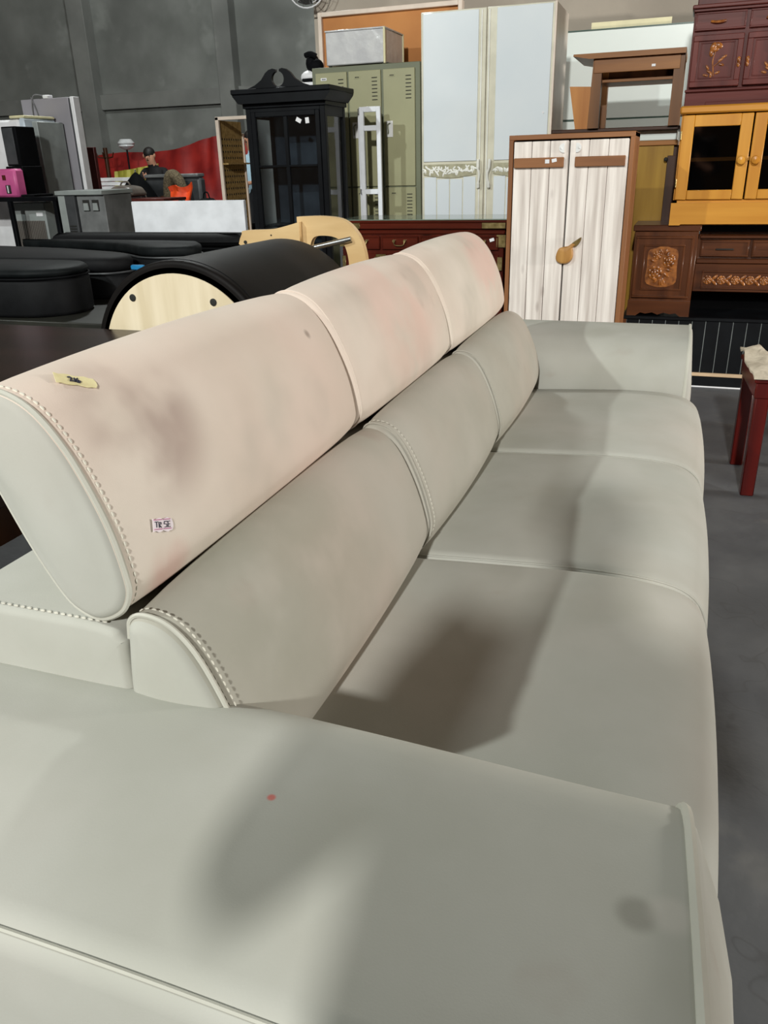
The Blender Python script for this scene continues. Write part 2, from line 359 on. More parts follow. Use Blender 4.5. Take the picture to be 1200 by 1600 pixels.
def base_of(o):
    v = Vector((0, 0, 0))
    while o: v += o.location; o = o.parent
    return v
def part(name, b, m, parent=None, label=None, kind=None, loc=None, sharp=40):
    me = bpy.data.meshes.new(name)
    off = base_of(parent) if parent else Vector(loc or (0, 0, 0))
    bmesh.ops.recalc_face_normals(b.bm, faces=b.bm.faces)
    if off.length: bmesh.ops.translate(b.bm, verts=b.bm.verts, vec=-off)
    b.bm.to_mesh(me); b.bm.free()
    for x in (m if isinstance(m, (list, tuple)) else [m]): me.materials.append(x)
    me.set_sharp_from_angle(angle=math.radians(sharp))
    o = bpy.data.objects.new(name, me); COL.objects.link(o)
    if parent: o.parent = parent
    else: o.location = off
    if label: o['label'] = label
    if kind: o['kind'] = kind
    return o
def thing(name, label, cat, loc, group=None):
    o = bpy.data.objects.new(name, None); COL.objects.link(o); o.location = loc; o.empty_display_size = 0.1
    o['label'] = label; o['category'] = cat
    if group: o['group'] = group
    return o
def single(name, b, m, label, cat, loc, group=None, kind=None):
    o = part(name, b, m, None, label, kind, loc); o['category'] = cat
    if group: o['group'] = group
    return o
def struct(name, b, m, loc=(0, 0, 0)):
    return part(name, b, m, None, None, 'structure', loc)
def smooth_closed(pts, sub=5):
    n = len(pts); out = []
    for i in range(n):
        p0, p1, p2, p3 = pts[i-1], pts[i], pts[(i+1) % n], pts[(i+2) % n]
        for k in range(sub):
            t = k/sub
            out.append(tuple(0.5*((2*p1[d])+(-p0[d]+p2[d])*t+(2*p0[d]-5*p1[d]+4*p2[d]-p3[d])*t*t+(-p0[d]+3*p1[d]-3*p2[d]+p3[d])*t**3) for d in range(len(p1))))
    return out
def smooth_open(pts, sub=6):
    out = []; n = len(pts)
    for i in range(n-1):
        p0, p1, p2, p3 = pts[max(i-1, 0)], pts[i], pts[i+1], pts[min(i+2, n-1)]
        for k in range(sub):
            t = k/sub
            out.append(tuple(0.5*((2*p1[d])+(-p0[d]+p2[d])*t+(2*p0[d]-5*p1[d]+4*p2[d]-p3[d])*t*t+(-p0[d]+3*p1[d]-3*p2[d]+p3[d])*t**3) for d in range(len(p1))))
    out.append(tuple(pts[-1])); return out
def arc(cx, cy, r, a0, a1, n):
    return [(cx+r*math.cos(math.radians(a0+(a1-a0)*i/n)), cy+r*math.sin(math.radians(a0+(a1-a0)*i/n))) for i in range(n+1)]
def xf(c, rx=0, ry=0, rz=0):
    c = Vector(c)
    return Matrix.Translation(c) @ Matrix.Rotation(rz, 4, 'Z') @ Matrix.Rotation(ry, 4, 'Y') @ Matrix.Rotation(rx, 4, 'X') @ Matrix.Translation(-c)

# ------------------------------------------------------------------ setting
struct('floor', B().box(-20, 7, -9, 16.3, -0.1, 0), M_floor)
struct('wall_back', B().box(-20, 3, 16, 16.3, 0, 10), M_wall)
struct('wall_right', B().box(-2.86, 7, 6.6, 6.85, 0, 7.5), M_wall2)
M_trim = concrete('pilaster_concrete', srgb(140, 142, 138), srgb(118, 120, 117), srgb(96, 98, 95))
k = 1
for (x0, x1, z0, z1, d) in ((-12.27, -11.87, 0, 10, .14), (-8.93, -8.58, 0, 10, .14), (-16.2, -15.8, 0, 10, .14), (-5.6, -5.2, 0, 10, .14)):
    struct('trim_%d' % k, B().box(x0, x1, 16-2*d, 16, z0, z1, .01), M_trim); k += 1
for (x0, x1) in ((-15.8, -12.27), (-11.87, -8.93), (-8.58, -5.6), (-20, -16.2), (-5.2, 3)):
    struct('trim_%d' % k, B().box(x0, x1, 15.88, 16, 2.47, 2.76, .005), M_trim); k += 1

# ------------------------------------------------------------------ SOFA
sofa = thing('sofa', 'long pale grey-beige suede three-seat sofa with tall pink-stained headrests', 'sofa', (-0.35, 1.92, 0))
Y0, Y1 = 0.358, 3.49
SP = [0.795, 1.546, 2.291, 3.055]
HP = [0.704, 1.512, 2.262, 3.045]
def arm_prof(yo, yi, sg):
    # (y,z); outer edge crisp, inner edge softly rounded
    p = [(yo, 0.04)]
    ro, ri, top = 0.035, 0.13, 0.632
    p += [(yo, 0.2), (yo, 0.4), (yo-sg*0.002, 0.52)]
    p += [(yo+sg*(ro-ro*math.cos(t)), top-ro+ro*math.sin(t)) for t in [math.pi/2*i/5 for i in range(6)]]
    for u in (0.2, 0.4, 0.6, 0.8): p.append((yo+sg*ro+(yi-sg*ri-yo-sg*ro)*u, top+0.006*math.sin(math.pi*u)))
    p += [(yi-sg*(ri-ri*math.sin(t)), top-ri+ri*math.cos(t)) for t in [math.pi/2*i/8 for i in range(9)]]
    p += [(yi, 0.4), (yi, 0.2), (yi, 0.04)]
    return p
def sstep(a, b, x):
    t = max(0, min(1, (x-a)/(b-a))); return t*t*(3-2*t)
for yo, yi, sg, lab in ((Y0, 0.80, 1, 'near'), (Y1, 3.05, -1, 'far')):
    pr = arm_prof(yo, yi, sg)
    lean = 0.020 if lab == 'near' else 0.0
    def lx(y): return lean*(0.80-y)/0.45
    drop = 0.018 if lab == 'near' else 0.0
    def wf_(v): return Vector((v.x+lx(v.y)*sstep(-0.2, 0.06, v.x), v.y, v.z-drop*sstep(-0.45, 0.10, v.x)*sstep(0.3, 0.6, v.z)))
    a = part('armrest', B().soft(pr, -0.93, 0.074, 0.03, 0.014, axis='x', nmid=44, warp=wf_), M_arm, sofa)
    # front panel bulging forward below the piping
    b = B(); n = len(pr); cy = (yo+yi)/2; cz = 0.34
    fa, fb_ = (0.018, 0.048) if lab == 'near' else (0.016, 0.012)
    def fx(z): return fa+fb_*sstep(0.62, 0.40, z)
    rings = []
    for f, dx in ((0.985, 0.0), (0.975, 0.55), (0.94, 0.9), (0.8, 1.05), (0.5, 1.12), (0.2, 1.15)):
        rings.append(b.ring([Vector((0.066+lx(cy+(y-cy)*f)+dx*fx(cz+(z-cz)*f), cy+(y-cy)*f, cz+(z-cz)*f-drop*sstep(0.3, 0.6, z)*0.98)) for y, z in pr]))
    for i in range(len(rings)-1): b.bridge(rings[i+1], rings[i])
    b._f(b.bm.faces.new(rings[-1]), True)
    part('front_panel', b, M_arm, a)
    # piping round the front edge and along the outer top edge
    pp = [(0.074+0.010*sstep(0.45, 0.7, 1-abs(0)) * 0, y-sg*0 + (0.003 if y > cy else -0.003), z+0.003) for y, z in pr]
    part('piping', B().tube([(0.070+lx(y), y, z-0.004-drop*sstep(0.3, 0.6, z)*0.98) for _, y, z in pp], 0.006, 6), M_pipe, a)
    part('top_piping', B().tube([(x+(lx(yo) if i_ == 22 else 0), yo+sg*0.0085, 0.6225-drop*sstep(-0.45, 0.10, x)) for i_, x in enumerate([-0.92+0.045*i for i in range(23)])], 0.0026, 6), M_pipe, a)
part('base', B().box(-0.9, 0.06, 0.40, 3.44, 0.0, 0.14, 0.01), M_blackm, sofa, label='dark recessed base under the sofa')
part('front_rail', B().box(-0.5, 0.09, 0.80, 3.05, 0.06, 0.30, 0.02), M_seat, sofa)
# seat cushions
seat_prof = smooth_closed([(-0.56, 0.41), (-0.52, 0.44), (-0.44, 0.447), (-0.3, 0.455), (-0.12, 0.463), (0.02, 0.458), (0.095, 0.435), (0.130, 0.385),
                           (0.142, 0.29), (0.135, 0.19), (0.10, 0.16), (0.04, 0.20), (-0.02, 0.30), (-0.2, 0.31), (-0.4, 0.31), (-0.56, 0.32)], 4)
for i in range(3):
    c = part('seat_cushion', B().soft(seat_prof, SP[i]+0.001, SP[i+1]-0.001, 0.028, 0.028, bulge=0.010, nmid=12, cap0=0.0, cap1=0.0), M_seat, sofa)
    if i:
        pts = [(x, SP[i]+0.009, z-0.0075) for x, z in seat_prof if z > 0.3 and x > -0.5]
        part('seam_piping', B().tube(pts, 0.0024, 5), M_seat, c)
# lower back cushions
back_prof = smooth_closed([(-0.612, 0.700), (-0.606, 0.728), (-0.585, 0.738), (-0.550, 0.728), (-0.518, 0.695), (-0.488, 0.635), (-0.466, 0.57), (-0.456, 0.51),
                           (-0.472, 0.462), (-0.497, 0.435), (-0.56, 0.42), (-0.615, 0.43), (-0.62, 0.52), (-0.62, 0.62)], 5)
def stitches(b, pts, off, every=0.011, size=0.0016, ln=0.0065):
    acc = 0; last = Vector(pts[0])
    for p in pts[1:]:
        p = Vector(p); d = p-last; L = d.length
        if L < 1e-6: continue
        t = -acc
        while t+every <= L:
            t += every; q = last+d*(t/L); e = d.normalized()*ln/2
            b.tube([q-e+off, q+off*1.3, q+e+off], [size*0.6, size, size*0.6], 4)
        acc = L-t if t > -acc else acc+L
        last = p
    return b
for i in range(3):
    y0 = 0.702 if i == 0 else HP[i]+0.03; y1 = HP[i+1]+0.03 if i < 2 else 3.047
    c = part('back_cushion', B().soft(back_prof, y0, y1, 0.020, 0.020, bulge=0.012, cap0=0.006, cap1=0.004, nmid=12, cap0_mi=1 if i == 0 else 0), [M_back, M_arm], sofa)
    edge = [(x, z) for x, z in back_prof if z > 0.452 and x > -0.613 and not (x < -0.61 and z < 0.69)]
    edge = sorted(edge, key=lambda q: math.atan2(q[1]-0.58, q[0]+0.60))
    edge = [(x+0.0, z) for x, z in edge]
    P = [(x+(0.0 if x < -0.58 else 0.002), y0+0.014, z+0.002) for x, z in edge]
    part('piping', B().tube(P, 0.0035 if i == 0 else 0.0018, 6), M_pipe if i == 0 else M_back, c)
    if i < 2: part('stitching', stitches(B(), [(x+0.002, y0+0.026, z+0.002) for x, y, z in P], Vector((0.001, 0, 0.001)), 0.0105, 0.0012 if i == 0 else 0.0009), M_thread, c, kind='stuff')
# frame behind
fr_prof = smooth_closed([(-0.93, 0.06), (-0.93, 0.3), (-0.925, 0.60), (-0.91, 0.70), (-0.88, 0.715), (-0.76, 0.718), (-0.65, 0.716), (-0.622, 0.70), (-0.618, 0.66), (-0.618, 0.4), (-0.618, 0.06)], 4)
bf = part('back_frame', B().soft(fr_prof, 0.708, 3.05, 0.012, 0.012, bulge=0.0, cap0=0.003), M_arm, sofa)
part('stitching', stitches(B(), [(x, 0.716, 0.7185) for x in [-0.90+0.02*i for i in range(14)]], Vector((0, 0, 0.001))), M_thread, bf, kind='stuff')
# headrests
head_prof0 = [(-0.600, 0.790), (-0.612, 0.850), (-0.634, 0.908), (-0.662, 0.960), (-0.698, 1.000), (-0.741, 1.018), (-0.778, 1.012), (-0.797, 0.985), (-0.793, 0.945),
              (-0.771, 0.895), (-0.737, 0.817), (-0.702, 0.755), (-0.677, 0.732), (-0.648, 0.725), (-0.617, 0.740), (-0.602, 0.763)]
head_prof = smooth_closed(head_prof0, 5)
for i in range(3):
    y0, y1 = HP[i]+0.0015, HP[i+1]-0.0015
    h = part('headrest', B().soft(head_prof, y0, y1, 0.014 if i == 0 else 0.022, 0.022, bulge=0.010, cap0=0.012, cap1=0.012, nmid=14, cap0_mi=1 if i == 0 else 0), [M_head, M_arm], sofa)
    def seam(y): return [(x, y, z) for x, z in head_prof]
    if i == 0:
        part('piping', B().tube(seam(y0+0.010), 0.004, 6, closed=True), M_pipe, h)
        pts = seam(y0+0.024); pts.append(pts[0])
        part('stitching', stitches(B(), pts, Vector((0.001, 0, 0.001)), 0.010), M_thread, h, kind='stuff')
    else:
        front = [(x+0.001, y0+0.020, z+0.001) for x, z in head_prof if (x+0.70)*0.8+(z-0.9)*0.5 > -0.02 or z > 0.95]
        front = sorted(front, key=lambda q: math.atan2(q[2]-0.87, q[0]+0.70) % (2*math.pi) if math.atan2(q[2]-0.87, q[0]+0.70) > -1.6 else math.atan2(q[2]-0.87, q[0]+0.70))
        part('piping', B().tube([(x-0.002, y, z-0.001) for x, y, z in seam(y0+0.016)], 0.0026, 6, closed=True), M_head, h)
    if i == 0: head0 = h
def head_at(s):  # point and frame on the front face of the headrest by height
    best = min(range(len(head_prof)), key=lambda k: abs(head_prof[k][1]-s)+(0 if head_prof[k][0] > -0.72 else 9))
    x, z = head_prof[best]; x2, z2 = head_prof[best-1]; up = Vector((x2-x, 0, z2-z)).normalized()
    if up.z < 0: up = -up
    return Vector((x, 0, z)), up
def sticker(y, s, w, h, rot, name, label, mats, marks, lift=0.0065, curl=0.0):
    p, up = head_at(s); p.y = y; rt = Vector((0, 1, 0)); nr = rt.cross(up)
    if nr.x < 0: nr = -nr
    r2 = rt*math.cos(rot)+up*math.sin(rot); u2 = up*math.cos(rot)-rt*math.sin(rot)
    def Q(a, b_, n_=0.0):
        return p+r2*a+u2*b_+nr*(lift+n_+curl*max(0, abs(a)/(w/2)-0.75)**2*0.3)
    b = B(); nu = 9; pts = []
    for i in range(nu):
        a = -w/2+w*i/(nu-1)
        jag = 0.003*math.sin(i*2.3)
        pts.append([Q(a+(jag if j in (0, 3) else -jag)*(1 if i in (0, nu-1) else 0), -h/2+h*j/3+(0.0012*math.sin(i*1.9+j))) for j in range(4)])
    b.sheet(pts, nu, 4, nr*0.0006)
    for mi, stroke, r in marks:
        b.mi = mi
        b.tube([Q(a*w/2, c*h/2, 0.0006) for a, c in stroke], r, 5)
    return part(name, b, mats, head0, label)
sticker(0.806, 1.004, 0.052, 0.020, -0.64, 'masking_tape', 'torn cream masking tape with a handwritten number in dark ink', [M_tape, M_ink], [
    (1, [(-0.36, 0.35), (-0.26, 0.5), (-0.18, 0.3), (-0.24, -0.05), (-0.30, -0.35), (-0.14, -0.30)], 0.0011),
    (1, [(-0.04, 0.35), (-0.07, -0.4)], 0.0012),
    (1, [(0.12, 0.4), (0.04, 0.0), (0.05, -0.4), (0.16, -0.45), (0.22, -0.2), (0.14, -0.02), (0.06, -0.15)], 0.0011)], curl=0.01)
TT = [(1, [(-0.9, 0.82), (-0.1, 0.82)], 0.0007), (1, [(-0.9, -0.62), (-0.1, -0.62)], 0.0007), (1, [(0.05, 0.82), (0.75, 0.82)], 0.0007), (1, [(0.05, -0.62), (0.8, -0.62)], 0.0007),
      (2, [(-0.82, 0.5), (-0.5, 0.5)], 0.0006), (2, [(-0.66, 0.5), (-0.66, -0.35)], 0.0006),
      (2, [(-0.4, -0.4), (-0.4, 0.45), (-0.22, 0.4), (-0.22, 0.1), (-0.4, 0.05), (-0.2, -0.4)], 0.0006),
      (2, [(0.42, 0.5), (0.12, 0.5), (0.12, 0.1), (0.36, 0.05), (0.36, -0.35), (0.12, -0.38)], 0.0006),
      (2, [(0.72, 0.5), (0.5, 0.5), (0.5, -0.38), (0.72, -0.38)], 0.0006), (2, [(0.5, 0.05), (0.68, 0.05)], 0.0006)]
sticker(0.801, 0.822, 0.040, 0.017, -0.35, 'price_sticker', 'small white and pink price stickers with dark letters', [M_paper, M_pinkink, M_ink], TT)

# ------------------------------------------------------------------ red stool with cloth
st = thing('red_stool', 'glossy red wooden stool with straight legs beside the sofa front', 'stool', (0.52, 3.45, 0))
RZ = xf((0.354, 3.263, 0), rz=math.radians(3.5))
def stl(x, y): 
    b = B(); 
    b.box(x, x+0.05, y, y+0.045, 0, 0.43, 0.004, RZ); return b
for (x, y) in ((0.332, 3.262), (0.332, 3.63), (0.70, 3.262), (0.70, 3.63)): part('leg', stl(x, y), M_stool, st)
part('apron', B().box(0.325, 0.757, 3.255, 3.682, 0.40, 0.462, 0.004, RZ), M_stool, st)
part('seat', B().box(0.318, 0.764, 3.248, 3.689, 0.46, 0.478, 0.006, RZ), M_stool, st)
b = B(); pts = []
for i in range(15):
    row = []
    for j in range(15):
        u, v = i/14, j/14; x = 0.312+0.46*u; y = 3.235+0.465*v
        e = max(0, (abs(u-0.5)-0.43)/0.07, (abs(v-0.5)-0.43)/0.07)
        z = 0.497+0.014*math.sin(u*9+v*4)*math.sin(v*8-u*3)+0.009*math.sin(u*23+1)*math.sin(v*19)-0.012*e*e
        if u < .2 and v > .7: z += 0.03
        row.append(RZ @ Vector((x, y, max(z, 0.488))))
    pts.append(row)
b.sheet(pts, 15, 15, (0, 0, 0.0085))
single('cloth', b, M_cloth, 'crumpled beige quilted cloth lying on the red stool', 'cloth', (0.54, 3.47, 0.478))

# ------------------------------------------------------------------ white plank cabinet with pear handle
pc = thing('plank_cabinet', 'brown framed cabinet with whitewashed plank doors and a pear shaped handle', 'cabinet', (-0.57, 4.6, 0))
x0, x1, yf, yb, zt = -0.873, -0.262, 4.40, 4.78, 1.37
for (a, c, e, f) in ((x0, x0+0.022, 0, zt), (x1-0.022, x1, 0, zt)):
    part('side_panel', B().box(a, c, yf, yb, e, f, 0.002), M_frame, pc)
part('top_panel', B().box(x0, x1, yf-0.002, yb, zt-0.022, zt+0.001, 0.002), M_bar, pc)
part('bottom_panel', B().box(x0+.022, x1-.022, yf, yb, 0.04, 0.07), M_bar, pc)
part('back_panel', B().box(x0+.022, x1-.022, yb-.012, yb, 0.04, zt-.022), M_frame, pc)
mid = -0.5715
for d, (a, c) in enumerate(((x0+0.026, mid-0.003), (mid+0.003, x1-0.026))):
    door = part('door', B().box(a, c, yf+0.016, yf+0.03, 0.08, zt-0.034), M_plank, pc)
    w = (c-a)/3
    for i in range(3):
        part('plank', B().box(a+w*i+0.0012, a+w*(i+1)-0.0012, yf-0.003, yf+0.016, 0.08, zt-0.030, 0.0022), M_plank, door)
    ca, cc = ((-0.842, -0.594), (-0.540, -0.299))[d]
    part('crossbar', B().box(ca, cc, yf-0.022, yf-0.003, 1.219+0.000*d, 1.265, 0.003), M_bar, door, label='brown wooden crossbar')
    mx, sg = ((-0.607, 1), (-0.527, -1))[d]
    outer = arc(mx, 1.306, 0.021, 90, 270, 10) if sg > 0 else arc(mx, 1.306, 0.021, 90, -90, 10)
    inner = arc(mx+sg*0.010, 1.306, 0.023, 245, 115, 8) if sg > 0 else arc(mx+sg*0.010, 1.306, 0.023, -65, 65, 8)
    part('moon_face', B().prism([(q[0]+sg*0.008, q[1]) for q in arc(mx, 1.306, 0.022, 80, 280, 10)] if sg > 0 else [(q[0]-0.008, q[1]) for q in arc(mx, 1.306, 0.022, 100, -100, 10)], yf-0.010, yf-0.003).ball((mx-sg*0.004, yf-0.010, 1.305), 0.006, 8, 5, (1, .6, 1)), M_moon, door, label='small white half moon')
b = B(); 
pear = smooth_closed([(-0.606, 0.795), (-0.600, 0.770), (-0.575, 0.758), (-0.545, 0.762), (-0.522, 0.785), (-0.520, 0.815), (-0.524, 0.838), (-0.512, 0.852), (-0.528, 0.858), (-0.546, 0.845), (-0.572, 0.840), (-0.594, 0.830)], 4)
b.soft(pear, yf-0.030, yf-0.003, 0.010, 0.002, axis='y', nmid=2, cap0=0.002)
hd = part('handle', b, M_pear, pc, label='pear shaped handle of olive toned wood')
lf = [(-0.530, 0.855), (-0.516, 0.868), (-0.484, 0.888), (-0.489, 0.866), (-0.503, 0.848), (-0.518, 0.842)]
part('leaf', B().soft(smooth_closed(lf, 4), yf-0.020, yf-0.006, 0.004, 0.001, nmid=2), M_leafwood, hd)
part('price_tag', B().box(-0.685, -0.664, yf-0.024, yf-0.0222, 1.238, 1.256, 0), M_tag, pc, label='small white price tag')
part('price_tag', B().box(-0.652, -0.628, yf-0.024, yf-0.0222, 1.243, 1.259, 0, xf((-0.64, yf, 1.25), ry=-0.2)), M_tag, pc, label='small white price tag')

# ------------------------------------------------------------------ white wardrobe
wr = thing('white_wardrobe', 'tall glossy white two-door wardrobe with carved floral bands', 'wardrobe', (-1.2, 5.55, 0))
wx0, wx1, wy, wyb, wz = -1.607, -0.803, 5.30, 5.78, 2.075
part('body', B().box(wx0, wx1, wy+0.022, wyb, 0.0, wz, 0.003), M_creamside, wr)
for d, (a, c) in enumerate(((wx0, -1.208), (-1.203, wx1))):
    dr = part('door', B().box(a, c, wy+.002, wy+0.022, 0.05, wz, 0.003), M_cream, wr)
    pa, pcx = (a+0.014, c-0.045) if d == 0 else (a+0.058, c-0.022)
    part('upper_panel', B().box(pa, pcx, wy-0.005, wy+0.004, 1.262, wz-0.008, 0.003), M_white, dr, label='glossy white upper panel')
    arch = [(pa, 1.186)]+[(pa+(pcx-pa)*i/10, 1.186-0.020*math.sin(math.pi*i/10)) for i in range(1, 10)]+[(pcx, 1.186), (pcx, 1.246), (pa, 1.246)]
    bn = part('floral_band', B().prism(arch, wy-0.006, wy+0.004), M_bandbg, dr, label='beige band of white carved leaves')
    b = B(); rnd = random.Random(3+d); nlf = 22
    for i in range(nlf):
        cx = pa+0.012+(pcx-pa-0.024)*i/(nlf-1); cz = 1.214-0.008*math.sin(math.pi*i/(nlf-1))+0.012*math.sin(i*2.2)
        for q in range(3):
            an = rnd.uniform(0, 6.28); R_ = Matrix.Rotation(an, 3, 'Y')
            b.ball((cx+0.009*math.cos(an), wy-0.006, cz-0.009*math.sin(an)), 0.0135, 7, 4, (1, 0.25, 0.45), R_)
    part('leaf_carving', b, M_pearlw, bn, kind='stuff')
    nb = 4
    for i in range(nb):
        w = (pcx-pa)/nb; xa, xb = pa+w*i+0.003, pa+w*(i+1)-0.003
        part('lower_panel', B().box(xa, xb, wy-0.004, wy+0.004, 0.12, 1.160 if 0 < i < 3 else 1.172, 0.002), M_white, dr)
    hx = -1.232 if d == 0 else -1.172
    sg = 1 if d == 0 else -1
    hp = [(hx-sg*0.006, 1.268), (hx-sg*0.006, 1.24), (hx-sg*0.004, 1.215), (hx+sg*0.004, 1.19), (hx+sg*0.003, 1.16), (hx-sg*0.002, 1.135), (hx-sg*0.003, 1.108)]
    pts = smooth_open([(x, wy-0.020-0.012*math.sin(math.pi*i/6), z) for i, (x, z) in enumerate(hp)], 5)
    part('handle', B().tube(pts, [0.0095 if (i < 10 or i > 24) else 0.007 for i in range(len(pts))], 8).cyl((hp[0][0], wy-.02, hp[0][1]-.006), (hp[0][0], wy+.003, hp[0][1]-.006), .004).cyl((hp[-1][0], wy-.02, hp[-1][1]+.006), (hp[-1][0], wy+.003, hp[-1][1]+.006), .004), M_pearlw, dr, label='long wavy white handle')
    part('centre_moulding', B().box(c-0.030 if d == 0 else a+0.010, c-0.022 if d == 0 else a+0.018, wy-0.005, wy+0.003, 0.06, wz-0.01, 0.002), M_pearlw, dr)
part('edge_strip', B().box(wx1-0.012, wx1+0.001, wy-0.004, wy+0.02, 0.0, wz+.001, 0.002), M_pinkw, wr)
part('diamond_sticker', B().box(-0.861, -0.849, wy-0.008, wy-0.006, 1.507, 1.519, 0, xf((-0.855, wy, 1.513), ry=0.785)), M_tag, wr)

# ------------------------------------------------------------------ lockers
lk = thing('metal_lockers', 'olive green steel lockers with three tall vented doors', 'locker', (-2.12, 5.92, 0))
lx0, lx1, ly, lyb, lz = -2.507, -1.735, 5.70, 6.15, 1.868
part('body', B().box(lx0, lx1, ly, lyb, 0.05, lz, 0.003), M_lockd, lk)
part('plinth', B().box(lx0+.02, lx1-.02, ly+.03, lyb-.02, 0, 0.06), M_dark, lk)
cols = ((-2.468, -2.266), (-2.240, -2.012), (-1.988, -1.760))
cols = ((-2.478, -2.250), (-2.236, -2.008), (-1.990, -1.770))
for (a, c) in cols:
    for (z0, z1, up) in ((1.117, 1.834, True), (0.36, 1.108, False)):
        d = part('door', B().box(a, c, ly-0.012, ly+0.004, z0, z1, 0.002), M_lock, lk)
        for i in range(7):
            zz = z1-0.045-0.022*i
            b = B().box(c-0.062, c-0.024, ly-0.0145, ly-0.0115, zz-0.0025, zz+0.0025)
            part('vent', b, M_dark, d)
        part('number_plate', B().box(a+0.04, a+0.082, ly-0.0145, ly-0.012, z1-0.046, z1-0.030), M_tag if a < -2.4 and up else M_lock, d)
        b = B()
        for q in range(3): b.box(a+0.048+0.010*q, a+0.055+0.010*q, ly-0.0156, ly-0.0140, z1-0.0415, z1-0.0345)
        part('number_print', b, M_dark, d, kind='stuff')
        if up:
            part('handle_plate', B().box(a+0.018, a+0.064, ly-0.016, ly-0.010, 1.425, 1.525, 0.003), M_moon, d, label='pale latch plate')
            part('latch', B().tube(smooth_open([(a+0.048, ly-0.02, 1.51), (a+0.032, ly-0.024, 1.50), (a+0.034, ly-0.024, 1.46), (a+0.030, ly-0.02, 1.445)], 4), 0.004, 6), M_lockd, d)
# box on lockers
bx = thing('storage_box', 'plastic wrapped white box with ivory edges on top of the lockers', 'box', (-2.2, 5.95, lz))
part('body', B().box(-2.405, -1.985, 5.72, 6.11, lz+0.010, 2.076, 0.006), M_plastic, bx)
for yy in (5.712, 6.102): part('edge_strip', B().box(-1.993, -1.978, yy, yy+.015, lz+0.004, 2.082, 0.003), M_ivory, bx, label='ivory edge strip')
part('lid', B().box(-2.408, -1.980, 5.715, 6.115, 2.074, 2.084, 0.003), M_plastic, bx)
for (x, y) in ((-2.385, 5.74), (-2.0, 5.74), (-2.385, 6.09), (-2.0, 6.09)): part('caster', B().cyl((x, y, lz), (x, y, lz+0.012), 0.012), M_dark, bx)
# black and white bundle
bd = thing('helmet_bundle', 'black padded hood over a white shell on the far left of the lockers', 'helmet', (-2.60, 5.9, 1.79))
part('white_shell', B().ball((-2.60, 5.9, 1.835), 0.075, 14, 8, (1, 1.0, .62)).box(-2.69, -2.555, 5.83, 5.97, 1.783, 1.803, .004), M_tag, bd, label='white shell')
part('black_hood', B().ball((-2.585, 5.9, 1.92), 0.062, 14, 8, (.75, 1, 1)).ball((-2.555, 5.88, 1.90), 0.05, 12, 8, (1.2, 1, .95)).tube(smooth_open([(-2.61, 5.84, 1.965), (-2.57, 5.83, 1.972), (-2.53, 5.84, 1.955)], 4), 0.018, 8), M_blackm, bd, label='black padded hood')
part('dark_band', B().box(-2.64, -2.555, 5.818, 5.98, 1.803, 1.823, .006), M_blackm, bd)
shb = thing('shelf_stand', 'narrow grey stand behind the black glass cabinet holding the helmet', 'stand', (-2.6, 5.9, 0))
part('shelf', B().box(-2.74, -2.512, 5.78, 6.02, 1.765, 1.783, .002), M_tag, shb)
for (x, y) in ((-2.68, 5.8), (-2.53, 5.8), (-2.68, 6.0), (-2.53, 6.0)): part('post', B().box(x-.01, x+.01, y-.01, y+.01, 0, 1.765), M_greyd, shb)

# ------------------------------------------------------------------ brown board in a pale frame, wall fan
ob = thing('framed_board', 'large orange-brown board in a pale frame standing behind the lockers', 'board', (-2.2, 6.35, 0))
part('board', B().box(-2.68, -1.62, 6.325, 6.345, 0.02, 2.262), M_cork, ob)
for (a, c, e, f) in ((-2.702, -2.672, 0, 2.288), (-1.64, -1.61, 0, 2.288)): part('stile', B().box(a, c, 6.295, 6.36, e, f, .003), M_pinkw, ob)
part('top_rail', B().box(-2.672, -1.64, 6.295, 6.36, 2.258, 2.288, .003), M_pinkw, ob)
fn = thing('wall_fan', 'wire caged fan at the top end of the concrete wall', 'fan', (-2.83, 6.45, 2.45))
fc = Vector((-2.83, 6.42, 2.50))
for r in (0.155, 0.125, 0.09): part('guard_ring', B().tube([fc+Vector((r*math.cos(t), 0.02 if r < .15 else 0, r*math.sin(t))) for t in [2*math.pi*i/28 for i in range(28)]], 0.003 if r < .15 else .005, 5, closed=True), M_tag, fn)
b = B()
for i in range(14):
    t = 2*math.pi*i/14; b.tube([fc+Vector((0.03*math.cos(t), -0.03, 0.03*math.sin(t))), fc+Vector((0.1*math.cos(t), -0.03, 0.1*math.sin(t))), fc+Vector((0.155*math.cos(t), 0, 0.155*math.sin(t)))], 0.002, 4)
part('guard_wires', b, M_steel, fn, kind='stuff')
part('hub', B().lathe(fc+Vector((0.008, -0.02, -0.05)), [(0.0, .04), (0.03, .035), (0.034, 0.0), (0.03, -0.03), (0.02, -.14)], 14, 'y'), M_blackm, fn, label='black motor hub')
for i in range(3):
    t = 2*math.pi*i/3+0.4
    part('blade', B().sheet([[fc+Vector((r*math.cos(t+w), 0.012*w*4, r*math.sin(t+w))) for w in (-.4, 0, .4)] for r in (0.03, 0.08, 0.135)], 3, 3, (0, 0.003, 0)), M_panedark, fn)
part('bracket', B().tube([fc+Vector((0.01, 0.10, -.06)), fc+Vector((0.01, 0.16, -.08)), fc+Vector((0.01, .185, -.08))], 0.014, 8), M_greyd, fn)

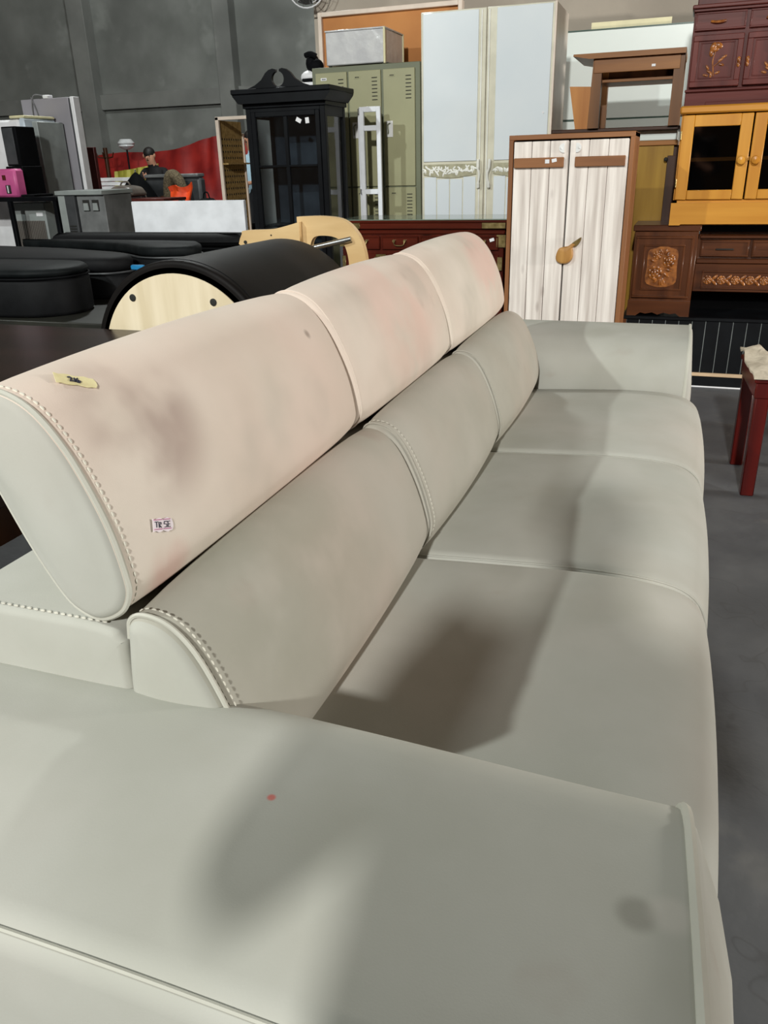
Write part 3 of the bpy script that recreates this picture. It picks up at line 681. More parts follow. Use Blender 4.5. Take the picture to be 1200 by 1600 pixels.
# ------------------------------------------------------------------ pale panels leaning on the wall at right
pn = thing('pale_panels', 'tall pale boards edged with glass leaning on the wall behind the wooden table', 'panel', (-0.5, 6.4, 0))
for (z0, z1) in ((0.0, 0.75), (0.754, 1.503), (1.512, 2.052)):
    part('panel', B().box(-0.90, 0.30, 6.40, 6.43, z0, z1, 0.002), M_pale, pn)
    part('glass_edge', B().box(-0.90, 0.30, 6.394, 6.40, z1-0.001, z1+0.007), M_glassedge, pn)
part('cream_board', B().box(-0.74, -0.22, 6.45, 6.47, 0, 2.105), M_ivory, pn)

# ------------------------------------------------------------------ mustard cabinet, tray, plank and table on it
mc = thing('mustard_cabinet', 'mustard veneered cabinet behind the plank doors carrying the wooden table', 'cabinet', (-0.4, 5.5, 0))
part('front', B().box(-0.78, -0.10, 5.35, 5.37, 0.0, 1.315, .002), M_must, mc)
part('body', B().box(-0.78, -0.072, 5.372, 5.80, 0.0, 1.315, .002), M_mustd, mc)
part('top', B().box(-0.79, -0.082, 5.34, 5.81, 1.315, 1.342, .003), M_mid, mc)
part('side_stile', B().box(-0.130, -0.070, 5.335, 5.37, 0.0, 1.26, .002), M_mustd, mc)
part('knob', B().ball((-0.137, 5.325, 1.24), 0.012, 10, 6).cyl((-0.137, 5.33, 1.24), (-0.137, 5.352, 1.24), 0.005), M_dark, mc)
tr = single('white_tray', B().box(-0.77, -0.09, 5.36, 5.80, 1.342, 1.396, .004), M_pale, 'flat white slab between the mustard cabinet and the dark plank', 'slab', (-0.4, 5.58, 1.342))
pk = single('dark_plank', B().box(-0.80, -0.078, 5.30, 5.82, 1.396, 1.416, .003), M_mustd, 'dark brown plank under the upper wooden table', 'plank', (-0.4, 5.55, 1.396))
tb = thing('wooden_table', 'brown wooden table with a wide overhanging top, set high above the mustard cabinet', 'table', (-0.35, 5.5, 1.416))
part('top', B().prism([(-0.690, 1.797), (-0.692, 1.787), (-0.600, 1.770), (-0.088, 1.770), (-0.086, 1.797)], 5.245, 5.78), M_mid, tb)
for (x, y) in ((-0.592, 5.272), (-0.135, 5.272), (-0.592, 5.68), (-0.135, 5.68)):
    part('leg', B().prism([(x, 1.416), (x+.062, 1.416), (x+.062, 1.770), (x+.012, 1.770)] if x < -.3 else [(x-.01, 1.416), (x+.045, 1.416), (x+.045, 1.770), (x-.008, 1.770)], y, y+.06), M_midz, tb)
part('apron', B().box(-0.575, -0.112, 5.268, 5.288, 1.698, 1.770, .002), M_mid, tb)
part('back_apron', B().box(-0.53, -0.13, 5.70, 5.72, 1.66, 1.770, .002), M_mustd, tb)
part('shelf', B().box(-0.535, -0.13, 5.36, 5.70, 1.655, 1.672, .002), M_mid, tb)
part('price_tag', B().box(-0.262, -0.242, 5.265, 5.2678, 1.716, 1.728), M_tag, tb)
pl = single('wedge_leg', B().prism([(-0.676, 1.416), (-0.60, 1.416), (-0.60, 1.642), (-0.722, 1.648)], 5.40, 5.44), M_teak_orange, 'orange-brown tapered board standing left of the wooden table', 'board', (-0.64, 5.42, 1.416))

# ------------------------------------------------------------------ black fluted counter
ct = thing('fluted_counter', 'low black counter with vertical panels and a gold foot trim', 'counter', (0.4, 5.3, 0))
cx0, cx1, cy, cyb, cz = -0.255, 1.50, 4.98, 5.33, 0.405
part('body', B().box(cx0, cx1, cy+0.008, cyb, 0.0, cz-0.02), M_greyd, ct)
part('top', B().box(cx0-0.02, cx1, cy-0.012, cyb, cz-0.02, cz, .003), M_black, ct)
n_ = 24; w = (cx1-cx0)/n_
for i in range(n_):
    part('panel', B().box(cx0+w*i+0.0018, cx0+w*(i+1)-0.0018, cy-0.002, cy+0.01, 0.085, cz-0.02, 0.0008), M_black, ct)
part('groove_backing', B().box(cx0, cx1, cy+0.004, cy+0.0085, 0.085, cz-0.021), M_greyl, ct)
part('gold_trim', B().box(cx0, cx1, cy-0.010, cy+0.01, 0.066, 0.088, .003), M_gold, ct, label='gold metal foot trim')
part('kick_board', B().box(cx0, cx1, cy+0.0, cy+0.01, 0.008, 0.068), M_black, ct)
part('floor_strip', B().box(cx0, cx1, cy-0.004, cy+0.01, 0.0, 0.008, .001), M_tag, ct)
part('end_block', B().box(cx0-0.03, cx0-0.001, cy-0.005, cy+0.3, 0.0, cz-0.02), M_walnut, ct)

def rose(b, c, r, n=(0, -1, 0)):
    c = Vector(c)
    for ring, (rad, cnt, sz) in enumerate(((0.0, 1, .32), (0.36, 5, .34), (0.74, 7, .38))):
        for i in range(cnt):
            t = 2*math.pi*i/cnt+ring*0.5
            p = c+Vector((rad*r*math.cos(t), -0.004*(2-ring), rad*r*math.sin(t)))
            b.ball(p, sz*r, 7, 4, (1, 0.4, .62), Matrix.Rotation(-t+math.pi/2, 3, 'Y'))
def leafb(b, c, r, t): b.ball(c, r, 7, 4, (1, .22, .42), Matrix.Rotation(-t, 3, 'Y'))
# carved TV cabinet: pedestal with rose door + drawer section
tv = thing('carved_cabinet', 'dark wood television cabinet with a rose carved door on the black counter', 'cabinet', (0.3, 5.2, cz))
px0, px1, py = -0.258, 0.086, 4.985
part('pedestal_body', B().box(px0+.006, px1, py, py+.34, 0.47, 0.872, .003), M_walnut, tv)
part('pedestal_top', B().box(px0-.004, px1+.012, py-.014, py+.345, 0.872, 0.905, .004), M_walnutx, tv)
skirt = [(px0, cz), (px0+.05, cz), (px0+.075, cz+.018), (px0+.105, cz+.012), (px0+.14, cz+.020), ((px0+px1)/2, cz+.008), (px1-.14, cz+.020), (px1-.105, cz+.012), (px1-.075, cz+.018), (px1-.05, cz), (px1, cz), (px1, 0.492), (px0, 0.492)]
part('skirt', B().prism(skirt, py-.006, py+.015), M_walnutx, tv)
for xx in (px0, px1-.015): part('side_foot', B().box(xx, xx+.015, py+.015, py+.33, cz, .48), M_walnut, tv)
dr = part('door', B().box(px0+.016, px1-.018, py-.012, py, 0.507, 0.848, .003), M_walnut, tv)
def mould(x0, x1, z0, z1, y, w, d):
    b = B(); b.box(x0, x1, y-d, y, z1-w, z1, .002); b.box(x0, x1, y-d, y, z0, z0+w, .002); b.box(x0, x0+w, y-d, y, z0+w, z1-w, .002); b.box(x1-w, x1, y-d, y, z0+w, z1-w, .002); return b
part('outer_moulding', mould(px0+.018, px1-.020, .510, .846, py-.011, .012, .010), M_walnut, dr)
part('inner_moulding', mould(px0+.062, px1-.062, .552, .802, py-.011, .010, .008), M_walnut, dr)
b = B(); b.prism(smooth_closed([(-.172, .60), (-.13, .575), (-.088, .570), (-.045, .575), (-.006, .60), (-.008, .68), (-.010, .765), (-.05, .785), (-.09, .795), (-.13, .783), (-.168, .765), (-.170, .68)], 3), py-.016, py-.010)
part('carved_ground', b, M_carve, dr, label='raised lighter wood ground of the carving')
for c_, r_ in (((-.122, py-.02, .648), .042), ((-.052, py-.02, .715), .038), ((-.118, py-.018, .745), .026)):
    b = B(); rose(b, c_, r_); part('rose', b, M_carve, dr, label='carved rose of lighter wood')
b = B()
for i in range(16):
    t = i*2.4; leafb(b, (-.088+.062*math.cos(t)*(.5+.5*((i*7) % 5)/4), py-.018, .682+.085*math.sin(t)), .020, t)
part('leaf_carving', b, M_carve, dr, kind='stuff')
tvx = 1.45; ty = 5.10
part('carcase', B().box(px1, tvx, ty+.02, ty+.225, .53, .845, .003), M_walnut, tv)
part('upper_lip', B().box(px1+.012, tvx, ty-.012, ty+.225, .825, .842, .004), M_walnutx, tv)
part('middle_lip', B().box(px1+.006, tvx, ty-.014, ty+.03, .690, .716, .004), M_walnutx, tv)
for i, xa in enumerate((.106, .378, .65, .92)):
    d_ = part('drawer', B().box(xa, xa+.258, ty, ty+.02, .724, .816, .003), M_walnutx, tv)
    part('drawer_moulding', mould(xa+.006, xa+.252, .729, .811, ty, .008, .006), M_walnutx, d_)
    part('pull', B().box(xa+.082, xa+.176, ty-.016, ty-.008, .764, .771, .002).box(xa+.09, xa+.096, ty-.010, ty, .765, .770).box(xa+.162, xa+.168, ty-.010, ty, .765, .770), M_dark, d_, label='dark bar pull')
lp = part('lower_panel', B().box(px1+.004, tvx, ty, ty+.02, .532, .690, .003), M_walnutx, tv)
part('lower_moulding', mould(.132, tvx-.05, .548, .650, ty, .010, .008), M_walnutx, lp)
b = B()
for i in range(15):
    x = .165+i*.075
    q_ = B(); rose(q_, (x, ty-.003, .598), .026); part('flower', q_, M_carve, lp, label='carved flower of lighter wood')
    leafb(b, (x+.037, ty-.003, .612), .022, .8); leafb(b, (x+.037, ty-.003, .585), .022, -.8)
part('leaf_carving', b, M_carve, lp, kind='stuff')
part('recess_back', B().box(px1, tvx, 5.30, 5.325, cz, .53), M_void, tv)
part('gap_back', B().box(px1+.012, tvx, 5.29, 5.325, .53, .903), M_void, tv)

# ------------------------------------------------------------------ honey pine hutch
yh = thing('pine_hutch', 'honey coloured pine hutch with smoked glass doors on the carved cabinet', 'cabinet', (0.3, 5.1, 0.905))
hx0, hx1, hy, hyb = -0.068, 0.640, 4.95, 5.27
part('side_panel', B().box(hx0, hx0+.02, hy+.02, hyb, 1.02, 1.47), M_yel, yh)
part('side_panel', B().box(hx1-.02, hx1, hy+.02, hyb, 1.02, 1.47), M_yel, yh)
part('back_panel', B().box(hx0, hx1, hyb-.012, hyb, 1.02, 1.47), M_void, yh)
part('floor_panel', B().box(hx0, hx1, hy+.02, hyb, 1.018, 1.034), M_yelx, yh)
part('top', B().box(hx0-.012, hx1+.012, hy-.014, hyb, 1.456, 1.494, .008), M_yelx, yh)
part('base_rail', B().prism([(hx0-.008, .905), (hx0+.048, .905), (hx0+.052, .911), (hx1-.05, .911), (hx1-.045, .905), (hx1+.008, .905), (hx1+.008, 1.020), (hx0-.008, 1.020)], hy-.004, hy+.02), M_yelx, yh)
part('base_box', B().box(hx0, hx1, hy+.02, hyb, .906, 1.018), M_yel, yh)
part('shelf', B().box(hx0+.02, hx1-.02, hy+.04, hyb-.012, 1.226, 1.244), M_yelx, yh)
for i, (a, c) in enumerate(((-.062, .282), (.290, .634))):
    d_ = part('door', B().box(a, a+.060, hy, hy+.02, 1.036, 1.450, .003).box(c-.058, c, hy, hy+.02, 1.036, 1.450, .003).box(a+.06, c-.058, hy, hy+.02, 1.394, 1.450, .003).box(a+.06, c-.058, hy, hy+.02, 1.036, 1.084, .003), M_yel, yh)
    part('pane', B().box(a+.058, c-.056, hy+.008, hy+.012, 1.08, 1.398), M_panedark, d_)
    kx = c-.035 if i == 0 else a+.026
    part('knob', B().lathe((kx, hy, 1.227), [(.010, 0), (.009, .008), (.018, .014), (.022, .024), (.018, .033), (.004, .037)], 16, 'y'), M_yel, d_)
for z in (1.335, 1.10): part('hinge', B().cyl((hx0+.004, hy-.004, z), (hx0+.004, hy-.004, z+.04), .004), M_brass, yh)

# ------------------------------------------------------------------ maroon cabinet on top
mr_ = thing('maroon_cabinet', 'maroon lacquered cabinet with flower carved doors standing on the pine hutch', 'cabinet', (0.3, 5.15, 1.494))
ax0, ax1, ay, ayb = -0.062, 0.46, 5.0, 5.26
part('body', B().box(ax0, ax1, ay+.01, ayb, 1.566, 1.945, .003), M_maroon, mr_)
part('base', B().box(ax0-.004, ax1+.004, ay+.006, ayb, 1.494, 1.566, .003), M_maroonx, mr_)
part('base_panel', B().box(ax0+.10, ax1-.10, ay-.002, ay+.008, 1.495, 1.512, .002), M_maroonx, mr_)
part('base_lip', B().box(ax0-.008, ax1+.008, ay-.012, ay+.012, 1.560, 1.572, .004), M_maroonx, mr_)
part('cornice', B().box(ax0-.012, ax1+.012, ay-.016, ayb, 1.935, 1.953, .005).box(ax0-.004, ax1+.004, ay-.006, ayb, 1.922, 1.935, .003), M_maroonx, mr_)
part('top_section', B().box(ax0+.01, ax1-.01, ay+.02, ayb, 1.953, 2.30, .004), M_maroon, mr_)
for i, (a, c) in enumerate(((-.054, .190), (.204, .448))):
    d_ = part('drawer', B().box(a+.002, c-.006, ay-.004, ay+.012, 1.843, 1.913, .003), M_maroonx, mr_)
    part('drawer_moulding', mould(a, c-.004, 1.838, 1.918, ay+.002, .008, .010), M_maroonx, d_)
    part('pull', B().tube(smooth_open([(a+.075, ay-.010, 1.876), (a+.095, ay-.018, 1.872), (a+.125, ay-.018, 1.872), (a+.145, ay-.010, 1.876)], 4), .006, 6), M_carve, d_)
    d_ = part('door', B().box(a, c-.002, ay-.006, ay+.012, 1.580, 1.818, .004), M_maroon, mr_)
    part('door_frame', mould(a+.002, c-.004, 1.582, 1.816, ay-.005, .026, .010), M_maroon, d_)
    part('panel_moulding', mould(a+.040, c-.042, 1.620, 1.784, ay-.005, .005, .005), M_maroon, d_)
    b = B(); fx_ = a+.112+(.02 if i else 0)
    for (dx, dz, r, t) in ((-.012, .062, .024, 1.2), (.012, .068, .022, -.4), (.0, .05, .018, .3), (-.018, .035, .018, 1.6)): b.ball((fx_+dx, ay-.008, 1.70+dz), r, 8, 5, (1, .35, .62), Matrix.Rotation(-t, 3, 'Y'))
    b.tube(smooth_open([(fx_, ay-.008, 1.74), (fx_-.008, ay-.009, 1.70), (fx_-.002, ay-.009, 1.66), (fx_+.002, ay-.008, 1.628)], 4), .003, 5)
    b.tube(smooth_open([(fx_-.004, ay-.008, 1.672), (fx_+.02, ay-.009, 1.69), (fx_+.045, ay-.008, 1.712)], 4), .0025, 5)
    for (dx, dz, t) in ((.03, .002, .6), (.045, .015, .5), (-.03, -.03, 2.2), (-.02, -.05, 2.6), (.02, -.055, .4), (-.01, -.065, 1.5), (.035, -.02, -.2), (-.035, -.065, 2.9)): leafb(b, (fx_+dx, ay-.008, 1.70+dz), .015, t)
    part('flower_carving', b, M_carve, d_, label='raised amber flower carving')
    kx = c-.016 if i == 0 else a+.012
    part('pull', B().lathe((kx, ay-.016, 1.665), [(.004, 0), (.008, .006), (.008, .016), (.005, .022), (.008, .028), (.008, .040), (.003, .046)], 10), M_carve, d_)

# ------------------------------------------------------------------ rosewood sideboard
sb = thing('rosewood_sideboard', 'red rosewood sideboard with brass mounts behind the sofa back', 'sideboard', (-1.38, 4.7, 0))
sx0, sx1, sy, syb, sz = -1.845, -0.905, 4.50, 4.90, 0.966
part('top', B().box(sx0-.018, sx1+.018, sy-.022, syb, sz-.012, sz, .003).box(sx0-.012, sx1+.012, sy-.016, syb, sz-.045, sz-.012, .003), M_red, sb)
part('glass_top', B().box(sx0-.018, sx1+.018, sy-.022, syb, sz+.0005, sz+.006, .001), mat('glass_sheet', srgb(120, 132, 120), srgb(112, 124, 112), rough=0.06), sb, label='grey-green glass sheet on top')
part('body', B().box(sx0, sx1, sy, syb, 0.06, sz-.045, .003), M_redz, sb)
part('moulding', B().box(sx0-.006, sx1+.006, sy-.008, syb, sz-.072, sz-.052, .004), M_red, sb)
part('plinth', B().box(sx0-.006, sx1+.006, sy-.008, syb, 0.0, .07, .004), M_red, sb)
w = (sx1-sx0-.03)/4
for i in range(4):
    a = sx0+.015+w*i; c = a+w-.010
    d_ = part('drawer', B().box(a, c, sy-.010, sy+.005, sz-.155, sz-.082, .003), M_red, sb)
    part('drawer_moulding', mould(a+.002, c-.002, sz-.153, sz-.084, sy-.009, .006, .006), M_red, d_)
    m_ = (a+c)/2
    part('pull', B().cyl((m_-.032, sy-.010, sz-.108), (m_-.032, sy-.024, sz-.108), .008).cyl((m_+.032, sy-.010, sz-.108), (m_+.032, sy-.024, sz-.108), .008).tube(smooth_open([(m_-.032, sy-.022, sz-.110), (m_-.026, sy-.026, sz-.128), (m_, sy-.026, sz-.132), (m_+.026, sy-.026, sz-.128), (m_+.032, sy-.022, sz-.110)], 4), .003, 6), M_brass, d_, label='brass swing pull')
    d_ = part('door', B().box(a, c, sy-.010, sy+.005, .10, sz-.178, .003), M_redz, sb)
    part('door_moulding', mould(a+.030, c-.030, .14, sz-.245, sy-.009, .010, .008), M_redz, d_)
    if i in (0, 2):
        part('lock_plate', B().box(c-.035, c+.045, sy-.014, sy-.009, sz-.235, sz-.195, .001).box(c-.025, c+.035, sy-.014, sy-.009, sz-.252, sz-.180, .001).cyl((c+.005, sy-.022, sz-.228), (c+.005, sy-.022, sz-.19), .006), M_brass, d_, label='brass butterfly lock')
for xx, sg in ((sx0-.012, 1), (sx1+.012, -1)):
    part('corner_mount', B().box(xx, xx+sg*.13, sy-.0235, sy-.014, sz-.043, sz-.012, .002).box(xx, xx+sg*.05, sy-.012, sy-.004, sz-.14, sz-.075, .001), M_brass, sb, label='engraved brass corner mount')
part('hinge', B().box(sx1-.030, sx1-.002, sy-.016, sy-.005, sz-.26, sz-.19, .001), M_brass, sb)
part('hinge', B().box(sx0+.002, sx0+.022, sy-.016, sy-.005, sz-.26, sz-.19, .001), M_brass, sb)
part('price_tag', B().box(sx1-.075, sx1-.050, sy-.014, sy-.0115, sz-.108, sz-.092, 0, xf((sx1-.06, sy, sz-.1), ry=-.3)), M_tag, sb)

# ------------------------------------------------------------------ black glass cabinet
gc = thing('black_glass_cabinet', 'tall black display cabinet with glazed doors and a scrolled pediment', 'cabinet', (-2.4, 5.18, 0))
gx0, gx1, gy, gyb, gz = -2.668, -2.128, 5.0, 5.33, 1.60
for (x, y) in ((gx0, gy), (gx1-.035, gy), (gx0, gyb-.035), (gx1-.035, gyb-.035)): part('corner_post', B().box(x, x+.035, y, y+.035, 0, gz, .003), M_black, gc)
part('crown', B().box(gx0-.012, gx1+.012, gy-.012, gyb+.005, 1.595, 1.62, .003).prism([(gx0-.02, 1.62), (gx1+.02, 1.62), (gx1+.055, 1.66), (gx1+.06, 1.672), (gx0-.06, 1.672), (gx0-.055, 1.66)], gy-.05, gyb+.01).box(gx0-.062, gx1+.062, gy-.062, gyb+.012, 1.672, 1.700, .004), M_black, gc)
pts = [(-2.62, 1.700), (-2.565, 1.718), (-2.52, 1.745), (-2.49, 1.780), (-2.466, 1.796), (-2.440, 1.802), (-2.421, 1.797)]
notch = arc(-2.408, 1.746, .041, 106, 434, 20)
right = [(2*-2.408-x, z) for x, z in pts[::-1]]
part('pediment', B().prism(pts+notch+right, gy-.045, gy-.020), M_black, gc)
part('back_panel', B().box(gx0+.03, gx1-.03, gyb-.012, gyb, .05, gz), mat('cabinet_back_grey', srgb(70, 76, 84), srgb(52, 58, 66), rough=.3), gc)
part('side_rail', B().box(gx1-.03, gx1-.002, gy+.035, gyb-.035, 1.54, 1.60).box(gx1-.03, gx1-.002, gy+.035, gyb-.035, .04, .12).box(gx0, gx0+.03, gy+.035, gyb-.035, 1.54, 1.60).box(gx0, gx0+.03, gy+.035, gyb-.035, .04, .12), M_black, gc)
part('side_pane', B().box(gx1-.018, gx1-.013, gy+.034, gyb-.034, .12, 1.541), M_pane, gc)
part('left_side_panel', B().box(gx0+.006, gx0+.014, gy+.034, gyb-.034, .12, 1.541), mat('cabinet_inside_pale', srgb(206, 204, 198), rough=.4), gc, label='pale inner left side')
for z in (.10, .55, .90, 1.255): part('shelf', B().box(gx0+.035, gx1-.035, gy+.05, gyb-.014, z-.006, z+.006), M_black, gc)
part('front_rail', B().box(gx0+.035, gx1-.035, gy, gy+.03, 1.575, 1.60).box(gx0+.035, gx1-.035, gy, gy+.03, 0, .10), M_black, gc)
dd = part('door', B().box(gx0+.036, gx0+.066, gy-.004, gy+.02, .10, 1.575, .003).box(gx1-.066, gx1-.036, gy-.004, gy+.02, .10, 1.575, .003).box(gx0+.066, gx1-.066, gy-.004, gy+.02, 1.545, 1.575, .003).box(gx0+.066, gx1-.066, gy-.004, gy+.02, .10, .14, .003), M_black, gc)
mx_ = (gx0+gx1)/2
part('mullion', B().box(mx_-.012, mx_+.012, gy-.002, gy+.018, .14, 1.545, .002), M_black, dd)
zs = (.14, .52, .885, 1.262, 1.545)
for z in zs[1:-1]: part('muntin', B().box(gx0+.066, gx1-.066, gy-.003, gy+.017, z-.006, z+.006, .002), M_black, dd)
for i in range(4):
    for (a, c) in ((gx0+.062, mx_-.008), (mx_+.008, gx1-.062)):
        part('pane', B().box(a, c, gy+.006, gy+.010, zs[i]+.002, zs[i+1]-.002), M_pane, dd)
part('price_tag', B().box(-2.325, -2.29, gy+.002, gy+.0055, 1.508, 1.532, 0, xf((-2.31, gy, 1.52), ry=.5)), M_tag, dd, label='white price tag on the glass')
part('price_tag', B().box(-2.262, -2.238, gy+.002, gy+.0055, 1.500, 1.532, 0, xf((-2.25, gy, 1.515), ry=-.1)), M_tag, dd, label='white price tag on the glass')

# ------------------------------------------------------------------ white frame rack behind black cabinet
wf = thing('white_rack', 'narrow white wooden frame standing between the black cabinet and lockers', 'rack', (-2.0, 5.5, 0))
for (x, y) in ((-2.052, 5.42), (-1.936, 5.42), (-2.125, 5.58), (-1.995, 5.58)): part('post', B().box(x-.014, x+.014, y, y+.022, 0, 1.60, .002), M_whiteb, wf)
for z in (1.585, 1.475, 1.09, .5): part('rail', B().box(-2.038, -1.95, 5.421, 5.441, z-.016, z+.016, .002), M_whiteb, wf)
for z in (1.585, 1.09): part('side_rail', B().prism([(-2.066, 5.432), (-2.038, 5.432), (-2.111, 5.582), (-2.139, 5.582)], z-.014, z+.014, 'xy'), M_whiteb, wf)
cb = single('black_crate', B().box(-2.12, -1.89, 5.46, 5.56, 0.75, 1.112, .006), M_blackm, 'black crate behind the white frame rack', 'crate', (-2.0, 5.5, 0.75)) if False else None

# ------------------------------------------------------------------ brown table behind the sofa, barrel, cases
bt = thing('brown_table', 'dark brown glossy table top behind the sofa back', 'table', (-2.6, 1.6, 0))
part('top', B().box(-4.4, -1.10, .75, 2.40, .700, .737, .004), M_tabletop, bt)
for (x, y) in ((-4.3, .85), (-1.22, .85), (-4.3, 2.3), (-1.22, 2.3)): part('leg', B().box(x-.04, x+.04, y-.04, y+.04, 0, .70, .004), M_mustd, bt)
part('apron', B().box(-4.3, -1.22, .85, .87, .58, .70), M_mustd, bt)
part('apron', B().box(-1.22, -1.20, .85, 2.3, .58, .70), M_mustd, bt)
bch = thing('black_bench', 'low black bench under the padded exercise barrel', 'bench', (-1.64, 2.9, 0))
part('top', B().box(-2.06, -1.24, 2.45, 3.38, .54, .60, .004), M_blackm, bch)
for (x, y) in ((-2.0, 2.5), (-1.3, 2.5), (-2.0, 3.3), (-1.3, 3.3)): part('leg', B().box(x-.03, x+.03, y-.03, y+.03, 0, .54), M_blackm, bch)
br = thing('exercise_barrel', 'half round black padded exercise barrel with a pale maple end panel', 'exercise barrel', (-1.64, 2.85, .60))
bcx, bcz = -1.64, .602
semi = [(bcx-.325, .600)]+[(bcx+q[0], bcz+q[1]) for q in arc(0, 0, .325, 178, 2, 40)]+[(bcx+.325, .600)]
part('end_panel', B().prism(semi, 2.448, 2.468), [M_maple], br, label='pale maple half round end panel')
part('panel_edge', B().tube([(x, 2.470, z) for x, z in [(bcx+q[0], bcz+q[1]) for q in arc(0, 0, .324, 178, 2, 40)]], .006, 6), M_birch_edge, br)
part('far_panel', B().prism(semi, 3.30, 3.32), M_maple, br)
pad = [(bcx+q[0], bcz+q[1]) for q in arc(0, 0, .368, 180, 0, 44)]+[(bcx+q[0], bcz+q[1]) for q in arc(0, 0, .328, 0, 180, 44)]
part('padding', B().soft(pad, 2.452, 3.318, .016, .016, nmid=6), M_leather, br, label='black leather padding')
part('pad_seam', B().tube([(bcx+q[0], 2.485, bcz+q[1]) for q in arc(0, 0, .367, 178, 2, 40)], .003, 5), M_black, br)
for (x, z) in ((-1.817, .841), (-1.491, .834)): part('bolt', B().lathe((x, 2.449, z), [(.013, 0), (.013, .003), (.008, .005), (.003, .0045)], 12, 'y'), M_dark, br)
# birch loop frame behind barrel
bl = thing('birch_frame', 'birch plywood loop frame with a steel rod behind the black barrel', 'frame', (-1.55, 3.42, 0))
outer = smooth_open([(-1.625, 1.050), (-1.50, 1.052), (-1.40, 1.035), (-1.335, .975), (-1.305, .89), (-1.300, .78), (-1.300, .50)], 5)
inner = smooth_open([(-1.385, .50), (-1.385, .78), (-1.385, .87), (-1.405, .935), (-1.45, .965), (-1.52, .970), (-1.555, .955), (-1.575, .90)], 5)
part('loop', B().prism(outer+inner+[(-1.60, .88), (-1.625, .90)], 3.44, 3.475), M_birch, bl)
part('arm_plate', B().prism(smooth_open([(-1.60, 1.03), (-1.66, 1.015), (-1.74, 1.000), (-1.87, .995), (-1.888, .980), (-1.885, .92), (-1.60, .92)], 3), 3.405, 3.438), M_birch, bl)
part('bolt', B().lathe((-1.872, 3.404, .945), [(.008, 0), (.008, .003), (.003, .004)], 10, 'y').lathe((-1.74, 3.404, .975), [(.004, 0), (.003, .002)], 8, 'y'), M_dark, bl)
part('rod', B().cyl((-1.62, 3.39, .905), (-1.365, 3.43, .958), .012), M_steel, bl, label='steel rod')
part('foot', B().box(-1.66, -1.22, 3.40, 3.50, 0, .04).box(-1.40, -1.30, 3.44, 3.475, .04, .51).box(-1.63, -1.57, 3.44, 3.475, .04, .92), M_birch, bl)
# platform with cases
pf = thing('black_platform', 'low black display platform carrying the instrument cases', 'platform', (-3.4, 4.0, 0))
part('top', B().box(-4.9, -2.45, 3.14, 4.86, .56, .60, .004), mat('olive_black_board', srgb(44, 44, 38), srgb(34, 34, 30), rough=.4), pf)
part('drawer_box', B().box(-4.8, -2.60, 3.20, 4.8, .34, .56, .003), wood('dark_red_box', srgb(74, 30, 24), srgb(50, 20, 16), 'x', .35), pf, label='dark red drawer box under the platform')
for (x, y) in ((-4.75, 3.25), (-2.65, 3.25), (-4.75, 4.75), (-2.65, 4.75)): part('leg', B().box(x-.03, x+.03, y-.03, y+.03, 0, .34), M_blackm, pf)
def case(name, label, outline, z0, zm, z1, mats, rr=.02, sub=4, hardware=()):
    cx = sum(p[0] for p in outline)/len(outline); cy_ = sum(p[1] for p in outline)/len(outline)
    t = thing(name, label, 'instrument case', (cx, cy_, z0), None)
    prof = smooth_closed(outline, sub)
    def slab(za, zb, r):
        b = B(); n = len(prof); sgn = 1
        ar = sum(prof[i][0]*prof[(i+1) % n][1]-prof[(i+1) % n][0]*prof[i][1] for i in range(n))
        pr = prof if ar > 0 else prof[::-1]
        def ins(d):
            o = []
            for i in range(n):
                ax, ay_ = pr[i-1]; bx_, by_ = pr[(i+1) % n]; v = Vector((bx_-ax, by_-ay_)); v.normalize(); o.append((pr[i][0]-v.y*d, pr[i][1]+v.x*d))
            return o
        rings = [b.ring([(x, y, z) for x, y in ins(d)]) for z, d in ((za, r), (za+r*.4, r*.3), (za+r, 0), (zb-r, 0), (zb-r*.4, r*.3), (zb, r))]
        for i in range(5): b.bridge(rings[i], rings[i+1])
        b._f(b.bm.faces.new(rings[0][::-1])); b._f(b.bm.faces.new(rings[-1])); return b
    part('body', slab(z0, zm-.003, rr), mats[0], t)
    part('lid', slab(zm+.003, z1, rr), mats[1], t)
    part('rim', B().tube([(x, y, zm) for x, y in prof], .006, 5, closed=True), mats[2], t)
    for (x, y, z) in hardware: part('clasp', B().box(x-.02, x+.02, y-.006, y+.006, z-.02, z+.02, .003), M_steel, t)
    return t
case('instrument_case', 'round ended black case nearest the brown table at far left', [(-4.2, 3.19), (-3.6, 3.17), (-3.1, 3.18), (-2.93, 3.22), (-2.84, 3.33), (-2.84, 3.47), (-2.93, 3.60), (-3.1, 3.655), (-3.6, 3.66), (-4.2, 3.66)], .60, .785, .83, (M_nylon, M_nylong, M_blackm), .02, hardware=())
case('guitar_case', 'large black guitar case with a blunt right end behind the round ended case', [(-4.55, 3.76), (-3.5, 3.76), (-3.05, 3.78), (-2.93, 3.86), (-2.93, 4.00), (-3.08, 4.12), (-3.4, 4.24), (-3.8, 4.36), (-4.55, 4.42)], .60, .74, .825, (M_nylon, M_nylon, M_greyd), .03)
case('guitar_case', 'black hard guitar case with a pointed lid edge left of the barrel', [(-2.88, 4.05), (-2.64, 4.10), (-2.62, 4.22), (-2.72, 4.38), (-2.9, 4.46), (-3.9, 4.53), (-4.15, 4.50), (-3.6, 4.38), (-3.2, 4.26)], .60, .80, .86, (M_nylon, M_nylong, M_greyd), .02, hardware=((-2.628, 4.14, .79),))
case('soft_case', 'long soft black case lying against the white board', [(-3.95, 4.60), (-3.2, 4.585), (-2.62, 4.60), (-2.56, 4.66), (-2.58, 4.78), (-3.2, 4.80), (-3.95, 4.80), (-4.0, 4.7)], .60, .80, .885, (M_nylon, M_nylon, M_blackm), .05)
